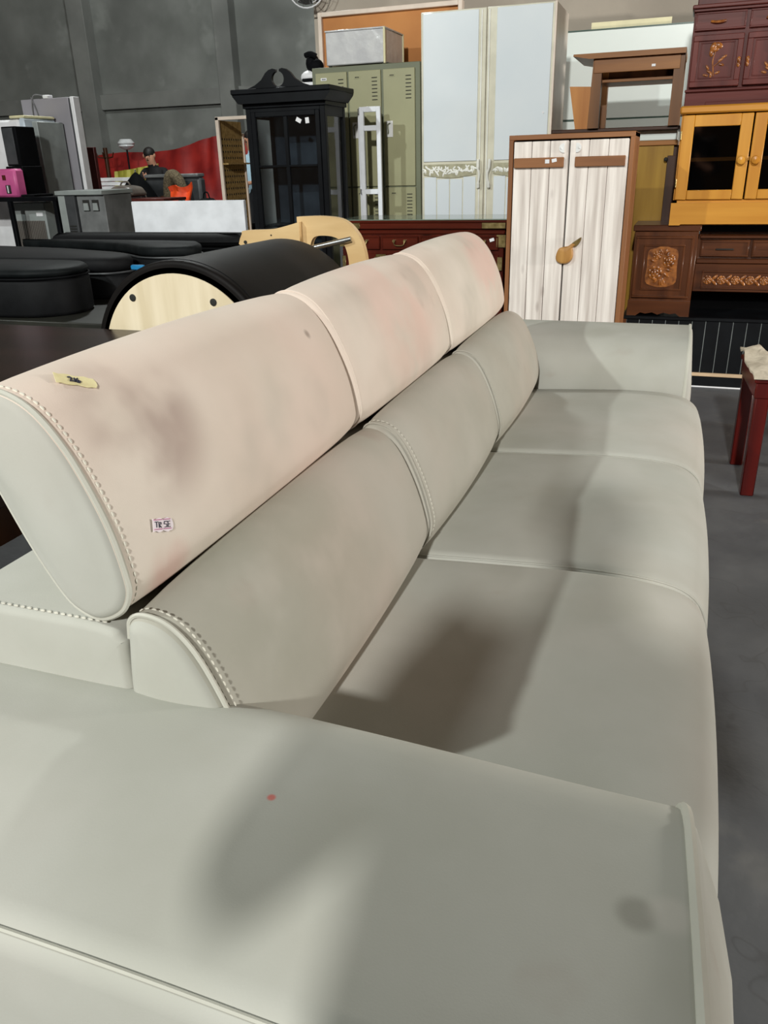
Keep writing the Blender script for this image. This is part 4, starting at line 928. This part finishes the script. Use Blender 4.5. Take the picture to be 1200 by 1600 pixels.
bo = thing('spray_bottle', 'pale blue bottle with a bright blue cap between the cases and barrel', 'bottle', (-2.62, 3.62, .60))
part('bottle', B().lathe((-2.62, 3.62, .60), [(.03, 0), (.034, .006), (.034, .12), (.028, .15), (.014, .165)], 14), M_paleblue, bo)
part('cap', B().lathe((-2.62, 3.62, .60), [(.018, .165), (.018, .185), (.014, .19)], 12).box(-2.665, -2.59, 3.605, 3.635, .787, .812, .006), M_blue, bo)

# ------------------------------------------------------------------ white board and left clutter
wb = single('white_board', B().box(-3.548, -2.690, 4.91, 4.945, 0.0, 1.068, .004), M_whiteb, 'plain white board standing behind the soft black case', 'board', (-3.1, 4.93, 0))
sh = thing('pegboard_shelf', 'white framed open shelf with a tan pegboard side', 'shelf', (-3.7, 7.2, 0))
part('side_panel', B().box(-4.03, -4.02, 7.0, 7.42, 0.02, 1.655), M_wicker, sh, label='tan pegboard side')
part('stile', B().box(-4.04, -4.008, 6.985, 7.01, 0, 1.68, .002), M_pinkw, sh)
part('back_stile', B().box(-4.03, -4.005, 7.42, 7.44, 0, 1.56, .002), M_pinkw, sh)
part('stile', B().box(-3.22, -3.19, 6.985, 7.01, 0, 1.68, .002), M_pinkw, sh)
part('top', B().box(-4.04, -3.19, 6.985, 7.03, 1.655, 1.682, .002), M_pinkw, sh)
part('shelf_board', B().box(-4.015, -3.95, 7.0, 7.42, 1.292, 1.305), M_wicker, sh)
part('far_side', B().box(-3.21, -3.20, 7.01, 7.42, .02, 1.655), M_wicker, sh)
b = B()
for i in range(24):
    for j in range(9): b.box(-4.0205, -4.0185, 7.04+.042*j, 7.055+.042*j, .30+.052*i, .316+.052*i)
part('peg_holes', b, M_dark, sh, kind='stuff')
fg = thing('fridge_slab', 'tall grey refrigerator side, built as a thin slab, with a bright white edge and a cord looped over it', 'board', (-5.85, 7.04, 0))  # refrigerator side flattened to a thin slab
part('sheet', B().box(-6.15, -5.60, 7.0, 7.08, .04, 1.915, .004), M_fridge, fg)
part('white_edge', B().box(-5.575, -5.535, 6.995, 7.085, .04, 1.918, .004), M_tag, fg, label='bright white edge strip')
part('gasket', B().box(-5.60, -5.575, 7.012, 7.075, .04, 1.905), M_greyd, fg)
part('feet', B().box(-6.1, -5.6, 6.98, 7.10, 0, .04), M_dark, fg)
part('clip', B().box(-5.88, -5.82, 6.99, 7.07, 1.915, 1.945, .006), M_tag, fg)
part('cord', B().tube(smooth_open([(-5.86, 7.03, 1.93), (-5.98, 6.99, 1.945), (-6.02, 6.988, 1.80), (-6.01, 6.988, 1.65), (-6.03, 6.988, 1.50), (-6.09, 6.988, 1.43)], 5), .006, 6), M_cord, fg, label='grey power cord')
part('cord', B().tube(smooth_open([(-6.01, 6.985, 1.93), (-5.965, 6.988, 1.78), (-5.955, 6.988, 1.55), (-5.96, 6.988, 1.42), (-6.0, 6.988, 1.385), (-6.07, 6.988, 1.40)], 5), .006, 6), M_cord, fg, label='grey power cord')
fz = thing('white_refrigerator', 'white refrigerator with rounded cream top at the left picture edge', 'refrigerator', (-6.0, 6.7, 0))
part('body', B().box(-6.35, -5.83, 6.55, 7.0 - .02, .03, 1.72, .02), M_tag, fz)
part('door', B().box(-5.825, -5.765, 6.55, 6.98, .05, 1.73, .015), mat('bluish_white', srgb(206, 218, 228), rough=.4), fz)
part('top_cap', B().box(-5.93, -5.76, 6.56, 6.97, 1.73, 1.752, .008), M_ivory, fz)
part('feet', B().box(-6.3, -5.8, 6.6, 6.9, 0, .03), M_dark, fz)
fz2 = single('grey_door_panel', B().box(-5.74, -5.68, 6.62, 6.98, 0.0, 1.70, .006), M_greyl, 'slim grey panel standing right of the white refrigerator', 'panel', (-5.71, 6.8, 0))
mt = thing('black_frame_table', 'black metal frame table holding the pink case', 'table', (-5.6, 6.2, 0))
part('top', B().box(-6.4, -5.10, 6.02, 6.45, 1.04, 1.075, .003), M_black, mt)
for (x, y) in ((-5.62, 6.02), (-5.13, 6.02), (-6.35, 6.02), (-5.13, 6.41), (-6.35, 6.41)): part('leg', B().box(x-.018, x+.018, y, y+.035, 0, 1.04, .002), M_black, mt)
pkc = thing('pink_case', 'pink plastic case with a dark handle slot on the black frame table', 'case', (-5.68, 6.1, 1.075))
part('shell', B().box(-5.86, -5.505, 6.03, 6.15, 1.076, 1.305, .018), M_pink, pkc)
part('slot', B().box(-5.625, -5.575, 6.023, 6.034, 1.105, 1.175, .003), M_dark, pkc)
part('slot_bar', B().box(-5.604, -5.594, 6.017, 6.024, 1.11, 1.17), M_tag, pkc)
part('badge', B().box(-5.645, -5.61, 6.025, 6.034, 1.215, 1.255), M_maroon, pkc)
s1 = thing('black_box', 'lower black box behind the pink case', 'box', (-5.6, 6.3, 1.075))
part('body', B().box(-5.72, -5.535, 6.17, 6.42, 1.076, 1.325, .006), M_blackm, s1)
part('front_plate', B().box(-5.71, -5.545, 6.165, 6.172, 1.09, 1.31, .002), M_black, s1)
tr2 = single('black_tray', B().box(-5.50, -5.36, 6.05, 6.30, 1.0755, 1.095, .004), M_blackm, 'flat black tray right of the pink case', 'tray', (-5.43, 6.17, 1.0755))
s2 = thing('black_speaker', 'black loudspeaker standing upright beside the white refrigerator', 'speaker', (-5.6, 6.3, 1.325))
part('cabinet', B().box(-5.70, -5.545, 6.18, 6.42, 1.326, 1.642, .006), M_blackm, s2)
part('grille', B().box(-5.69, -5.575, 6.172, 6.18, 1.34, 1.63, .003), M_greyd, s2)
lou = thing('louvred_heater', 'grey panel heater with vertical louvres under the black frame table', 'heater', (-5.66, 6.35, 0))
part('housing', B().box(-5.86, -5.47, 6.28, 6.40, 0, 1.02, .005), M_greyl, lou)
for i in range(18): part('louvre', B().box(-5.835+.0195*i, -5.835+.0195*i+.011, 6.268, 6.28, .40, .865), mat('taupe_louvre', srgb(110, 104, 98), rough=.5), lou)
part('badge', B().box(-5.57, -5.50, 6.274, 6.28, .905, .935), M_tag, lou)
gm = thing('grey_appliance', 'grey metal appliance with a flat top and slotted vents', 'appliance', (-4.9, 6.15, 0))
part('top', B().box(-5.08, -4.60, 5.98, 6.42, 1.085, 1.12, .004), M_greyl, gm)
part('side_column', B().box(-5.07, -5.00, 6.0, 6.4, 0, 1.085, .003), M_greyl, gm)
part('body', B().box(-5.0, -4.90, 6.0, 6.4, 0, 1.085, .003), M_greyd, gm)
for i in range(7): part('vent', B().box(-4.985, -4.92, 5.994, 6.0, .70+.022*i, .710+.022*i), M_dark, gm)
dk = part('cabinet', B().box(-4.89, -4.61, 6.02, 6.4, 0, 1.085, .004), M_grey, gm)
for xa in (-4.83, -4.735): 
    part('hatch', B().box(xa, xa+.065, 6.012, 6.022, .955, 1.045, .002), M_dark, dk)
    part('flap', B().prism([(xa+.008, .962), (xa+.060, .962), (xa+.055, 1.02), (xa+.012, 1.02)], 6.004, 6.012), M_greyl, dk)
rp = single('red_brown_panel', B().box(-6.5, -6.32, 8.2, 8.25, 0, 1.52, .004), mat('dark_red_panel', srgb(86, 28, 24), rough=.5), 'dark red panel standing right behind the tall grey corded refrigerator slab', 'panel', (-6.4, 8.22, 0))
# wooden leg table with books
wt = thing('side_table', 'grey wooden side table with stacked goods right of the grey appliance', 'table', (-4.9, 7.2, 0))
part('top', B().box(-5.52, -4.75, 7.1, 7.5, .985, 1.01, .003), M_maroonx, wt)
for (x, y) in ((-5.12, 7.12), (-4.78, 7.12), (-5.12, 7.46), (-4.78, 7.46)): part('leg', B().box(x-.03, x+.03, y-.02, y+.02, 0, .985, .003), M_brownbag, wt)
part('lower_shelf', B().box(-5.3, -4.78, 7.1, 7.5, .66, .68), M_brownbag, wt)
for i, (c_, nm) in enumerate(((srgb(170, 176, 170), 'pale grey'), (srgb(200, 196, 180), 'cream'), (srgb(170, 90, 60), 'terracotta'), (srgb(120, 140, 140), 'dull teal'))):
    single('folded_cloth', B().box(-5.06, -4.83, 7.14, 7.44, .681+.045*i, .722+.045*i, .012), mat('cloth_%s' % nm, c_, rough=.8), nm+' folded cloth in the stack on the side table shelf', 'cloth', (-4.95, 7.3, .681+.045*i), 'folded cloths under the side table')
bg_ = thing('brown_bag', 'brown leather bag on the side table', 'bag', (-5.3, 7.3, 1.01))
part('body', B().soft(smooth_closed([(-5.44, 1.03), (-5.16, 1.03), (-5.15, 1.08), (-5.20, 1.12), (-5.34, 1.13), (-5.43, 1.08)], 4), 7.14, 7.42, .05, .05), M_brownbag, bg_)
part('handle', B().tube(smooth_open([(-5.36, 7.28, 1.115), (-5.33, 7.28, 1.16), (-5.26, 7.28, 1.16), (-5.23, 7.28, 1.112)], 5), .008, 6), M_brownbag, bg_)

# ------------------------------------------------------------------ far clutter by the back wall
def drape(name, label, top, bot, y0, y1, m, nu=26, nv=10, amp=.06):
    b = B(); pts = []
    def I(P, u):
        f = u*(len(P)-1); i = min(int(f), len(P)-2); t = f-i; return tuple(P[i][d]+(P[i+1][d]-P[i][d])*t for d in range(2))
    for i in range(nu):
        u = i/(nu-1); a = I(top, u); c = I(bot, u); row = []
        for j in range(nv):
            v = j/(nv-1); x = a[0]+(c[0]-a[0])*v; z = a[1]+(c[1]-a[1])*v
            y = y1+(y0-y1)*v+amp*math.sin(u*21+v*3.0)*(.3+v)+.4*amp*math.sin(u*47-v*6)
            row.append((x, y, z))
        pts.append(row)
    b.sheet(pts, nu, nv, (0, -.012, 0))
    return single(name, b, m, label, 'tarp', ((top[0][0]+top[-1][0])/2, (y0+y1)/2, 0))
drape('red_tarp', 'wide red tarp slung along the base of the back wall', [(-11.6, 1.55), (-10.6, 1.62), (-9.9, 1.60), (-9.3, 1.64), (-8.7, 1.80), (-8.4, 1.84), (-7.4, 1.83)], [(-11.6, .012), (-10.2, .012), (-9.2, .012), (-8.4, .012), (-7.4, .012)], 13.9, 14.6, M_redcloth, 44, 12, .07)
drape('yellow_tarp', 'yellow-green folded tarp in front of the red tarp', [(-9.5, 1.27), (-9.15, 1.30), (-8.85, 1.34), (-8.6, 1.38)], [(-9.4, .012), (-9.1, .012), (-8.85, .012), (-8.6, .012)], 12.5, 12.8, M_yelcloth, 24, 8, .05)
fl = thing('floor_lamp', 'black torchiere floor lamp with a white bowl shade', 'lamp', (-9.75, 13.6, 0))
part('shade', B().lathe((-9.75, 13.6, 1.64), [(.03, -.01), (.08, .01), (.14, .05), (.10, .165), (.155, .10), (.13, .06), (.04, .03)], 18), M_lampglass, fl)
part('pole', B().cyl((-9.75, 13.6, .02), (-9.75, 13.6, 1.64), .016), M_black, fl)
part('base', B().lathe((-9.75, 13.6, 0), [(.15, 0), (.15, .02), (.03, .035)], 18), M_black, fl)
cs = thing('coat_stand', 'dark coat stand with short hooks left of the floor lamp', 'coat stand', (-10.3, 13.7, 0))
part('pole', B().cyl((-10.3, 13.7, 0), (-10.3, 13.7, 1.68), .04), M_mustd, cs)
for t in range(5):
    a = t*1.26; part('hook', B().tube([(-10.3, 13.7, 1.5), (-10.3+.14*math.cos(a), 13.7+.14*math.sin(a), 1.52), (-10.3+.17*math.cos(a), 13.7+.17*math.sin(a), 1.60)], .012, 6), M_mustd, cs)
part('base', B().lathe((-10.3, 13.7, 0), [(.2, 0), (.2, .03), (.05, .05)], 12), M_mustd, cs)
cr = single('brown_crate', B().box(-9.35, -8.05, 11.40, 11.95, 0, .94, .01), M_brownbag, 'big brown crate under the pile of white planks', 'crate', (-8.7, 11.65, 0))
for i, (x, r) in enumerate(((-8.70, .05), (-8.62, -.12), (-8.78, .10), (-8.66, -.04))):
    z = .941+.062*i
    single('white_plank', B().box(x-.55, x+.45, 11.50+.02*i, 11.72+.02*i, z, z+.052, .004, xf((x, 11.6, z), rz=r)), M_tag, ('lowest white plank of the pile on the brown crate', 'second white plank up in the pile on the brown crate', 'third white plank up in the pile on the brown crate', 'topmost white plank of the pile on the brown crate')[i], 'plank', (x, 11.6, z), 'white planks piled on the crate')
gs = thing('grey_sofa_back', 'dark grey sofa back with a pale top edge in front of the seated person', 'sofa', (-6.6, 10.3, 0))
part('back', B().box(-7.12, -6.22, 10.2, 10.36, .35, 1.17, .04), M_greyd, gs)
part('top_rail', B().box(-7.09, -6.24, 10.19, 10.37, 1.17, 1.215, .015), M_grey, gs)
part('seat', B().box(-7.12, -6.22, 10.2, 10.40, .0, .36, .04), M_greyd, gs)
ub = thing('black_umbrella', 'half open black umbrella leaning among the bags', 'umbrella', (-7.05, 10.0, .6))
part('canopy', B().lathe((-7.05, 9.95, .92), [(.26, 0.0), (.22, .08), (.14, .20), (.05, .30), (.01, .33)], 10), M_blackm, ub)
part('shaft', B().cyl((-7.05, 9.95, .6), (-7.05, 9.95, 1.28), .01), M_steel, ub)
fu = single('fur_coat', B().tube(smooth_open([(-6.52, 9.9, .62), (-6.53, 9.9, .95), (-6.50, 9.9, 1.15), (-6.44, 9.9, 1.20), (-6.36, 9.9, 1.14), (-6.30, 9.9, .95), (-6.26, 9.9, .62)], 6), .075, 12), M_fur, 'arched brown fur garment in the clutter', 'garment', (-6.4, 9.9, .6))
b = B(); pts = []
for i in range(13):
    row = []
    for j in range(9):
        u, v = i/12, j/8; row.append((-6.16+.33*u+.02*math.sin(v*5), 9.33-.10*v+.035*math.sin(u*9+v*5)+.02*math.sin(v*13), 1.13-.53*v+.04*math.sin(u*5+1)*(1-v)-.10*(1-u)*(1-v)+.004))
    pts.append(row)
b.sheet(pts, 13, 9, (0, -.03, 0))
single('orange_jacket', b, M_orange, 'bright orange jacket thrown over the dark clutter', 'jacket', (-6.0, 9.3, .85))
ck = thing('clutter_table', 'long dark table under the heap of bags and clothes', 'table', (-6.6, 9.6, 0))
part('top', B().box(-8.9, -5.3, 9.2, 10.15, .56, .60, .004), M_blackm, ck)
for (x, y) in ((-8.8, 9.3), (-5.4, 9.3), (-8.8, 10.05), (-5.4, 10.05)): part('leg', B().box(x-.03, x+.03, y-.03, y+.03, 0, .56), M_blackm, ck)
bagc = [M_nylon, M_nylong, M_maroon, M_greyd, M_blackm, M_brownbag, M_mustd]
rnd = random.Random(11)
names = ['black lumpy bag', 'charcoal bag', 'dark maroon bag', 'dark grey bag', 'matte black sack', 'brown soft bag', 'dark brown bag']
where = ['at the left end of the dark clutter table', 'left of the open umbrella', 'under the open umbrella', 'right of the open umbrella', 'below the fur garment', 'left of the orange jacket', 'under the orange jacket', 'right of the orange jacket', 'behind the tan pegboard shelf', 'at the right end of the dark clutter table']
xs = [-8.42+.328*q for q in range(10)]
for i, x in enumerate(xs):
    kx = i % 7; w_ = .132; h_ = rnd.uniform(.26, .36)+(.06 if i < 2 else 0); y_ = 9.62+.06*(i % 2)
    prof = smooth_closed([(x-w_, .635), (x+w_, .635), (x+w_*1.02, .60+h_*.5), (x+w_*.6, .60+h_*.92), (x-w_*.1, .60+h_*1.0), (x-w_*.7, .60+h_*.85), (x-w_*1.05, .60+h_*.45)], 4)
    b = B().soft(prof, y_-.14, y_+.14, .07, .07, cap0=.02)
    b.tube(smooth_open([(x-w_*.4, y_, .60+h_*.9), (x-w_*.2, y_, .66+h_), (x+w_*.2, y_, .66+h_), (x+w_*.4, y_, .60+h_*.88)], 4), .01, 6)
    single('dark_bag', b, bagc[kx], names[kx]+' '+where[i], 'bag', (x, y_, .60), 'bags heaped on the clutter table')
small = [(-7.55, 9.3, 'small cream box', srgb(210, 200, 180)), (-7.38, 9.28, 'small blue box', srgb(70, 80, 130)), (-7.22, 9.3, 'small yellowish box', srgb(170, 160, 90)), (-7.9, 9.3, 'small white box', srgb(220, 220, 220))]
for (x, y, nm, c_) in small:
    b = B().box(x-.07, x+.07, y-.07, y+.0, .601, .601+.40, .01).box(x-.05, x+.05, y-.075, y-.07, .75, .90)
    single('small_box', b, mat('m_'+nm, c_, rough=.6), nm+' at the front of the dark clutter table', 'box', (x, y, .60), 'small boxes on the clutter table')

# ------------------------------------------------------------------ people
def figure(root, J, E, bands, hair, face_dir, head_c, head_r, name='body'):
    """one continuous skinned body; J name:(pos, radius), E pairs, bands (test, material index)"""
    me = bpy.data.meshes.new('skel'); idx = {k: i for i, k in enumerate(J)}
    me.from_pydata([J[k][0] for k in J], [(idx[a], idx[c]) for a, c in E], [])
    o = bpy.data.objects.new('skel', me); COL.objects.link(o)
    md = o.modifiers.new('skin', 'SKIN'); md.use_smooth_shade = True
    sv = me.skin_vertices[0].data
    for k in J:
        r = J[k][1]; sv[idx[k]].radius = (r, r) if not isinstance(r, tuple) else r
        sv[idx[k]].use_root = (k == 'pelvis')
    sd = o.modifiers.new('sub', 'SUBSURF'); sd.levels = 2
    dg = bpy.context.evaluated_depsgraph_get(); ev = o.evaluated_get(dg)
    m2 = bpy.data.meshes.new_from_object(ev, depsgraph=dg); bpy.data.objects.remove(o)
    off = base_of(root); m2.materials.clear()
    for m in bands[0]: m2.materials.append(m)
    for p in m2.polygons:
        p.use_smooth = True; p.material_index = bands[1](p.center)
    for v in m2.vertices: v.co -= off
    m2.name = name; b = bpy.data.objects.new(name, m2); COL.objects.link(b); b.parent = root
    f = Vector(face_dir).normalized(); s_ = Vector((0, 0, 1)).cross(f).normalized(); hc = Vector(head_c)
    hb = B()
    q = hc-f*head_r*.14+Vector((0, 0, head_r*.22))
    hb.ball(q, head_r*.98, 16, 10, (.92, .96, .92)); part('hair', hb, M_hair, root)
    fb = B(); fb.ball(hc+f*head_r*.98+Vector((0, 0, -.01)), head_r*.16, 8, 6, (.8, 1, 1.4))
    for sg in (-1, 1): fb.ball(hc+s_*sg*head_r*.88-Vector((0, 0, .01)), head_r*.24, 8, 6, (.5, 1, 1.3))
    part('face', fb, M_skin, root)
    eb = B()
    for sg in (-1, 1): eb.ball(hc+f*head_r*.86+s_*sg*head_r*.36+Vector((0, 0, head_r*.12)), head_r*.10, 8, 5)
    eb.ball(hc+f*head_r*.82-Vector((0, 0, head_r*.48)), head_r*.12, 8, 5, (1.8, 1, .5))
    part('eyes_and_mouth', eb, M_hair, root)
def hand(J, E, side, wrist, palm, fdirs, thumb):
    J['palm'+side] = (palm, .022); E.append((wrist, 'palm'+side)); p = Vector(palm)
    for i, (a, c, d) in enumerate(fdirs):
        J['f%d%s' % (i, side)] = (tuple(a), .009); J['g%d%s' % (i, side)] = (tuple(c), .0085); J['h%d%s' % (i, side)] = (tuple(d), .0075)
        E += [('palm'+side, 'f%d%s' % (i, side)), ('f%d%s' % (i, side), 'g%d%s' % (i, side)), ('g%d%s' % (i, side), 'h%d%s' % (i, side))]
    a, c = thumb; J['t0'+side] = (a, .011); J['t1'+side] = (c, .009); E += [('palm'+side, 't0'+side), ('t0'+side, 't1'+side)]
def std_edges():
    return [('pelvis', 'spine'), ('spine', 'chest'), ('chest', 'neck'), ('neck', 'jaw'), ('jaw', 'skull'), ('skull', 'crown')] + [e for s in 'LR' for e in (('chest', 'sh'+s), ('sh'+s, 'el'+s), ('el'+s, 'wr'+s), ('pelvis', 'hip'+s), ('hip'+s, 'kn'+s), ('kn'+s, 'an'+s), ('an'+s, 'to'+s))]
def sfing(p, d, n, spread, ln=.05):
    p, d, n, spread = map(Vector, (p, d, n, spread)); out = []
    for i, k in enumerate((.9, 1, .95, .75)):
        a = p+spread*(i-1.5)*.022+d*ln*k*.9; c = a+(d*.75+n*.5)*ln*k*.7; e = c+(d*.3+n*.9)*ln*k*.5; out.append((a, c, e))
    return out
# photographer, standing behind the near armrest, holding the phone that takes the picture
def build_photographer():
    r = thing('person', 'person in dark clothes standing at the near armrest holding up a phone', 'person', (.06, -.42, 0))
    cx = .01
    J = {'pelvis': ((cx, -.42, .96), (.13, .225)), 'spine': ((cx, -.42, 1.13), (.13, .24)), 'chest': ((cx, -.42, 1.31), (.12, .215)), 'neck': ((cx, -.405, 1.49), .054),
         'jaw': ((cx-.005, -.375, 1.565), .070), 'skull': ((cx-.005, -.365, 1.645), .084), 'crown': ((cx-.005, -.37, 1.70), .062)}
    for s, sg in (('L', -1), ('R', 1)):
        x = cx+sg*.19
        J['sh'+s] = ((x, -.42, 1.415), .058); J['el'+s] = ((cx+sg*.28, -.30, 1.09), .044); J['wr'+s] = ((.0+sg*.085, -.12, 1.185), .027)
        J['hip'+s] = ((cx+sg*.09, -.42, .90), .088); J['kn'+s] = ((cx+sg*.11, -.40, .50), .058); J['an'+s] = ((cx+sg*.12, -.44, .09), .040); J['to'+s] = ((cx+sg*.13, -.30, .035), .034)
    E = std_edges()
    for s, sg in (('L', -1), ('R', 1)):
        pm = (sg*.062, -.075, 1.215)
        hand(J, E, s, 'wr'+s, pm, sfing(pm, (0, .55, .55), (-sg*.9, .05, .1), (0, .2, -.85), .034), ((sg*.052, -.075, 1.26), (sg*.036, -.068, 1.285)))
    def bands(c):
        if c.z > 1.50 or (c.y > -.20 and c.z > 1.0): return 0
        return 1 if c.z > .94 else (3 if c.z < .09 else 2)
    figure(r, J, E, ([M_skin, M_bshirt, M_trous, M_blackm], bands), None, (0, 1, -.3), (cx-.005, -.365, 1.64), .090)
    ph = thing('phone', 'black phone held up in both hands by the standing person', 'phone', (0, -.045, 1.18))
    mt_ = xf((0, -.03, 1.25), rx=math.radians(-24))
    part('case', B().box(-.037, .037, -.050, -.041, 1.125, 1.272, .004, mt_), M_black, ph)
    part('screen', B().box(-.034, .034, -.0515, -.050, 1.129, 1.268, 0, mt_), mat('phone_screen', srgb(20, 22, 26), rough=.1), ph)
build_photographer()
def build_man():
    ox, oy = -6.08, 11.5
    r = thing('person', 'standing person in a pale blue shirt half hidden by the black glass cabinet', 'person', (ox, oy, 0))
    J = {'pelvis': ((ox, oy, .93), (.11, .16)), 'spine': ((ox, oy, 1.10), (.10, .145)), 'chest': ((ox, oy, 1.30), (.115, .165)), 'neck': ((ox, oy-.01, 1.50), .055),
         'jaw': ((ox-.01, oy-.03, 1.58), .072), 'skull': ((ox-.01, oy-.025, 1.67), .088), 'crown': ((ox-.01, oy-.02, 1.73), .062)}
    for s, sg in (('L', -1), ('R', 1)):
        J['sh'+s] = ((ox+sg*.19, oy, 1.42), .058); J['el'+s] = ((ox+sg*.25, oy-.03, 1.14), .045); J['wr'+s] = ((ox+sg*.10, oy-.26, 1.07), .028)
        J['hip'+s] = ((ox+sg*.09, oy, .86), .088); J['kn'+s] = ((ox+sg*.10, oy-.01, .48), .058); J['an'+s] = ((ox+sg*.11, oy+.02, .09), .042); J['to'+s] = ((ox+sg*.13, oy-.13, .035), .034)
    E = std_edges()
    for s, sg in (('L', -1), ('R', 1)):
        pm = (ox+sg*.06, oy-.31, 1.06); hand(J, E, s, 'wr'+s, pm, sfing(pm, (-sg*.7, -.5, 0), (-sg*.2, .1, -.8), (0, 0, -1), .03), ((ox+sg*.03, oy-.33, 1.09), (ox+sg*.01, oy-.34, 1.10)))
    def bands(c):
        if c.z > 1.50 or (c.y < oy-.16 and c.z > .95): return 0
        return 1 if c.z > .94 else (3 if c.z < .09 else 2)
    figure(r, J, E, ([M_skin, M_shirt, M_trous, M_blackm], bands), None, (-.3, -1, -.1), (ox-.01, oy-.03, 1.665), .094)
    b = B().ball((ox-.10, oy-.39, 1.07), .07, 12, 8, (1.3, .8, .7)).tube([(ox-.18, oy-.39, 1.05), (ox-.05, oy-.43, 1.02), (ox+.1, oy-.39, 1.03)], .03, 8)
    single('red_bag', b, M_redcloth, 'small red bag held at the waist of the person in blue', 'bag', (ox-.05, oy-.36, 1.0))
build_man()
def build_sitter():
    ox, oy = -7.43, 11.0
    r = thing('person', 'person in a black shirt seated before the red tarp', 'person', (ox, oy, 0))
    ch = thing('stool', 'tall dark stool under the seated person in black', 'stool', (ox, oy+.05, 0))
    part('seat', B().box(ox-.2, ox+.2, oy-.12, oy+.25, .70, .75, .01), M_mustd, ch)
    for (a, c) in ((-.17, -.09), (.14, -.09), (-.17, .2), (.14, .2)): part('leg', B().box(ox+a, ox+a+.03, oy+c, oy+c+.03, 0, .70), M_mustd, ch)
    J = {'pelvis': ((ox, oy+.05, .86), (.11, .16)), 'spine': ((ox, oy, 1.0), (.10, .145)), 'chest': ((ox, oy-.03, 1.16), (.11, .16)), 'neck': ((ox, oy-.06, 1.33), .055),
         'jaw': ((ox, oy-.11, 1.40), .070), 'skull': ((ox-.01, oy-.10, 1.485), .087), 'crown': ((ox-.01, oy-.08, 1.54), .062)}
    for s, sg in (('L', -1), ('R', 1)):
        J['sh'+s] = ((ox+sg*.185, oy-.02, 1.27), .058); J['el'+s] = ((ox+sg*.24, oy-.16, 1.03), .045); J['wr'+s] = ((ox+sg*.08, oy-.32, 1.16 if sg > 0 else 1.0), .028)
        J['hip'+s] = ((ox+sg*.10, oy, .84), .085); J['kn'+s] = ((ox+sg*.12, oy-.42, .80), .058); J['an'+s] = ((ox+sg*.12, oy-.40, .38), .042); J['to'+s] = ((ox+sg*.12, oy-.52, .33), .034)
    E = std_edges()
    for s, sg in (('L', -1), ('R', 1)):
        w = J['wr'+s][0]; pm = (w[0]-sg*.03, w[1]-.04, w[2]+.03); hand(J, E, s, 'wr'+s, pm, sfing(pm, (-sg*.5, -.4, .5), (-sg*.2, .4, -.1), (0, .2, -1), .03), ((pm[0], pm[1]+.03, pm[2]+.03), (pm[0]-sg*.01, pm[1]+.03, pm[2]+.05)))
    def bands(c):
        if c.z > 1.335 or (c.y < oy-.22 and c.z > .93): return 0
        return 1 if c.z > .93 else (3 if c.z < .36 else 2)
    figure(r, J, E, ([M_skin, M_bshirt, M_trous, M_blackm], bands), None, (.2, -1, -.35), (ox-.01, oy-.11, 1.475), .093)
    part('footrest', B().box(ox-.2, ox+.2, oy-.56, oy-.1, .27, .295), M_mustd, ch)
build_sitter()
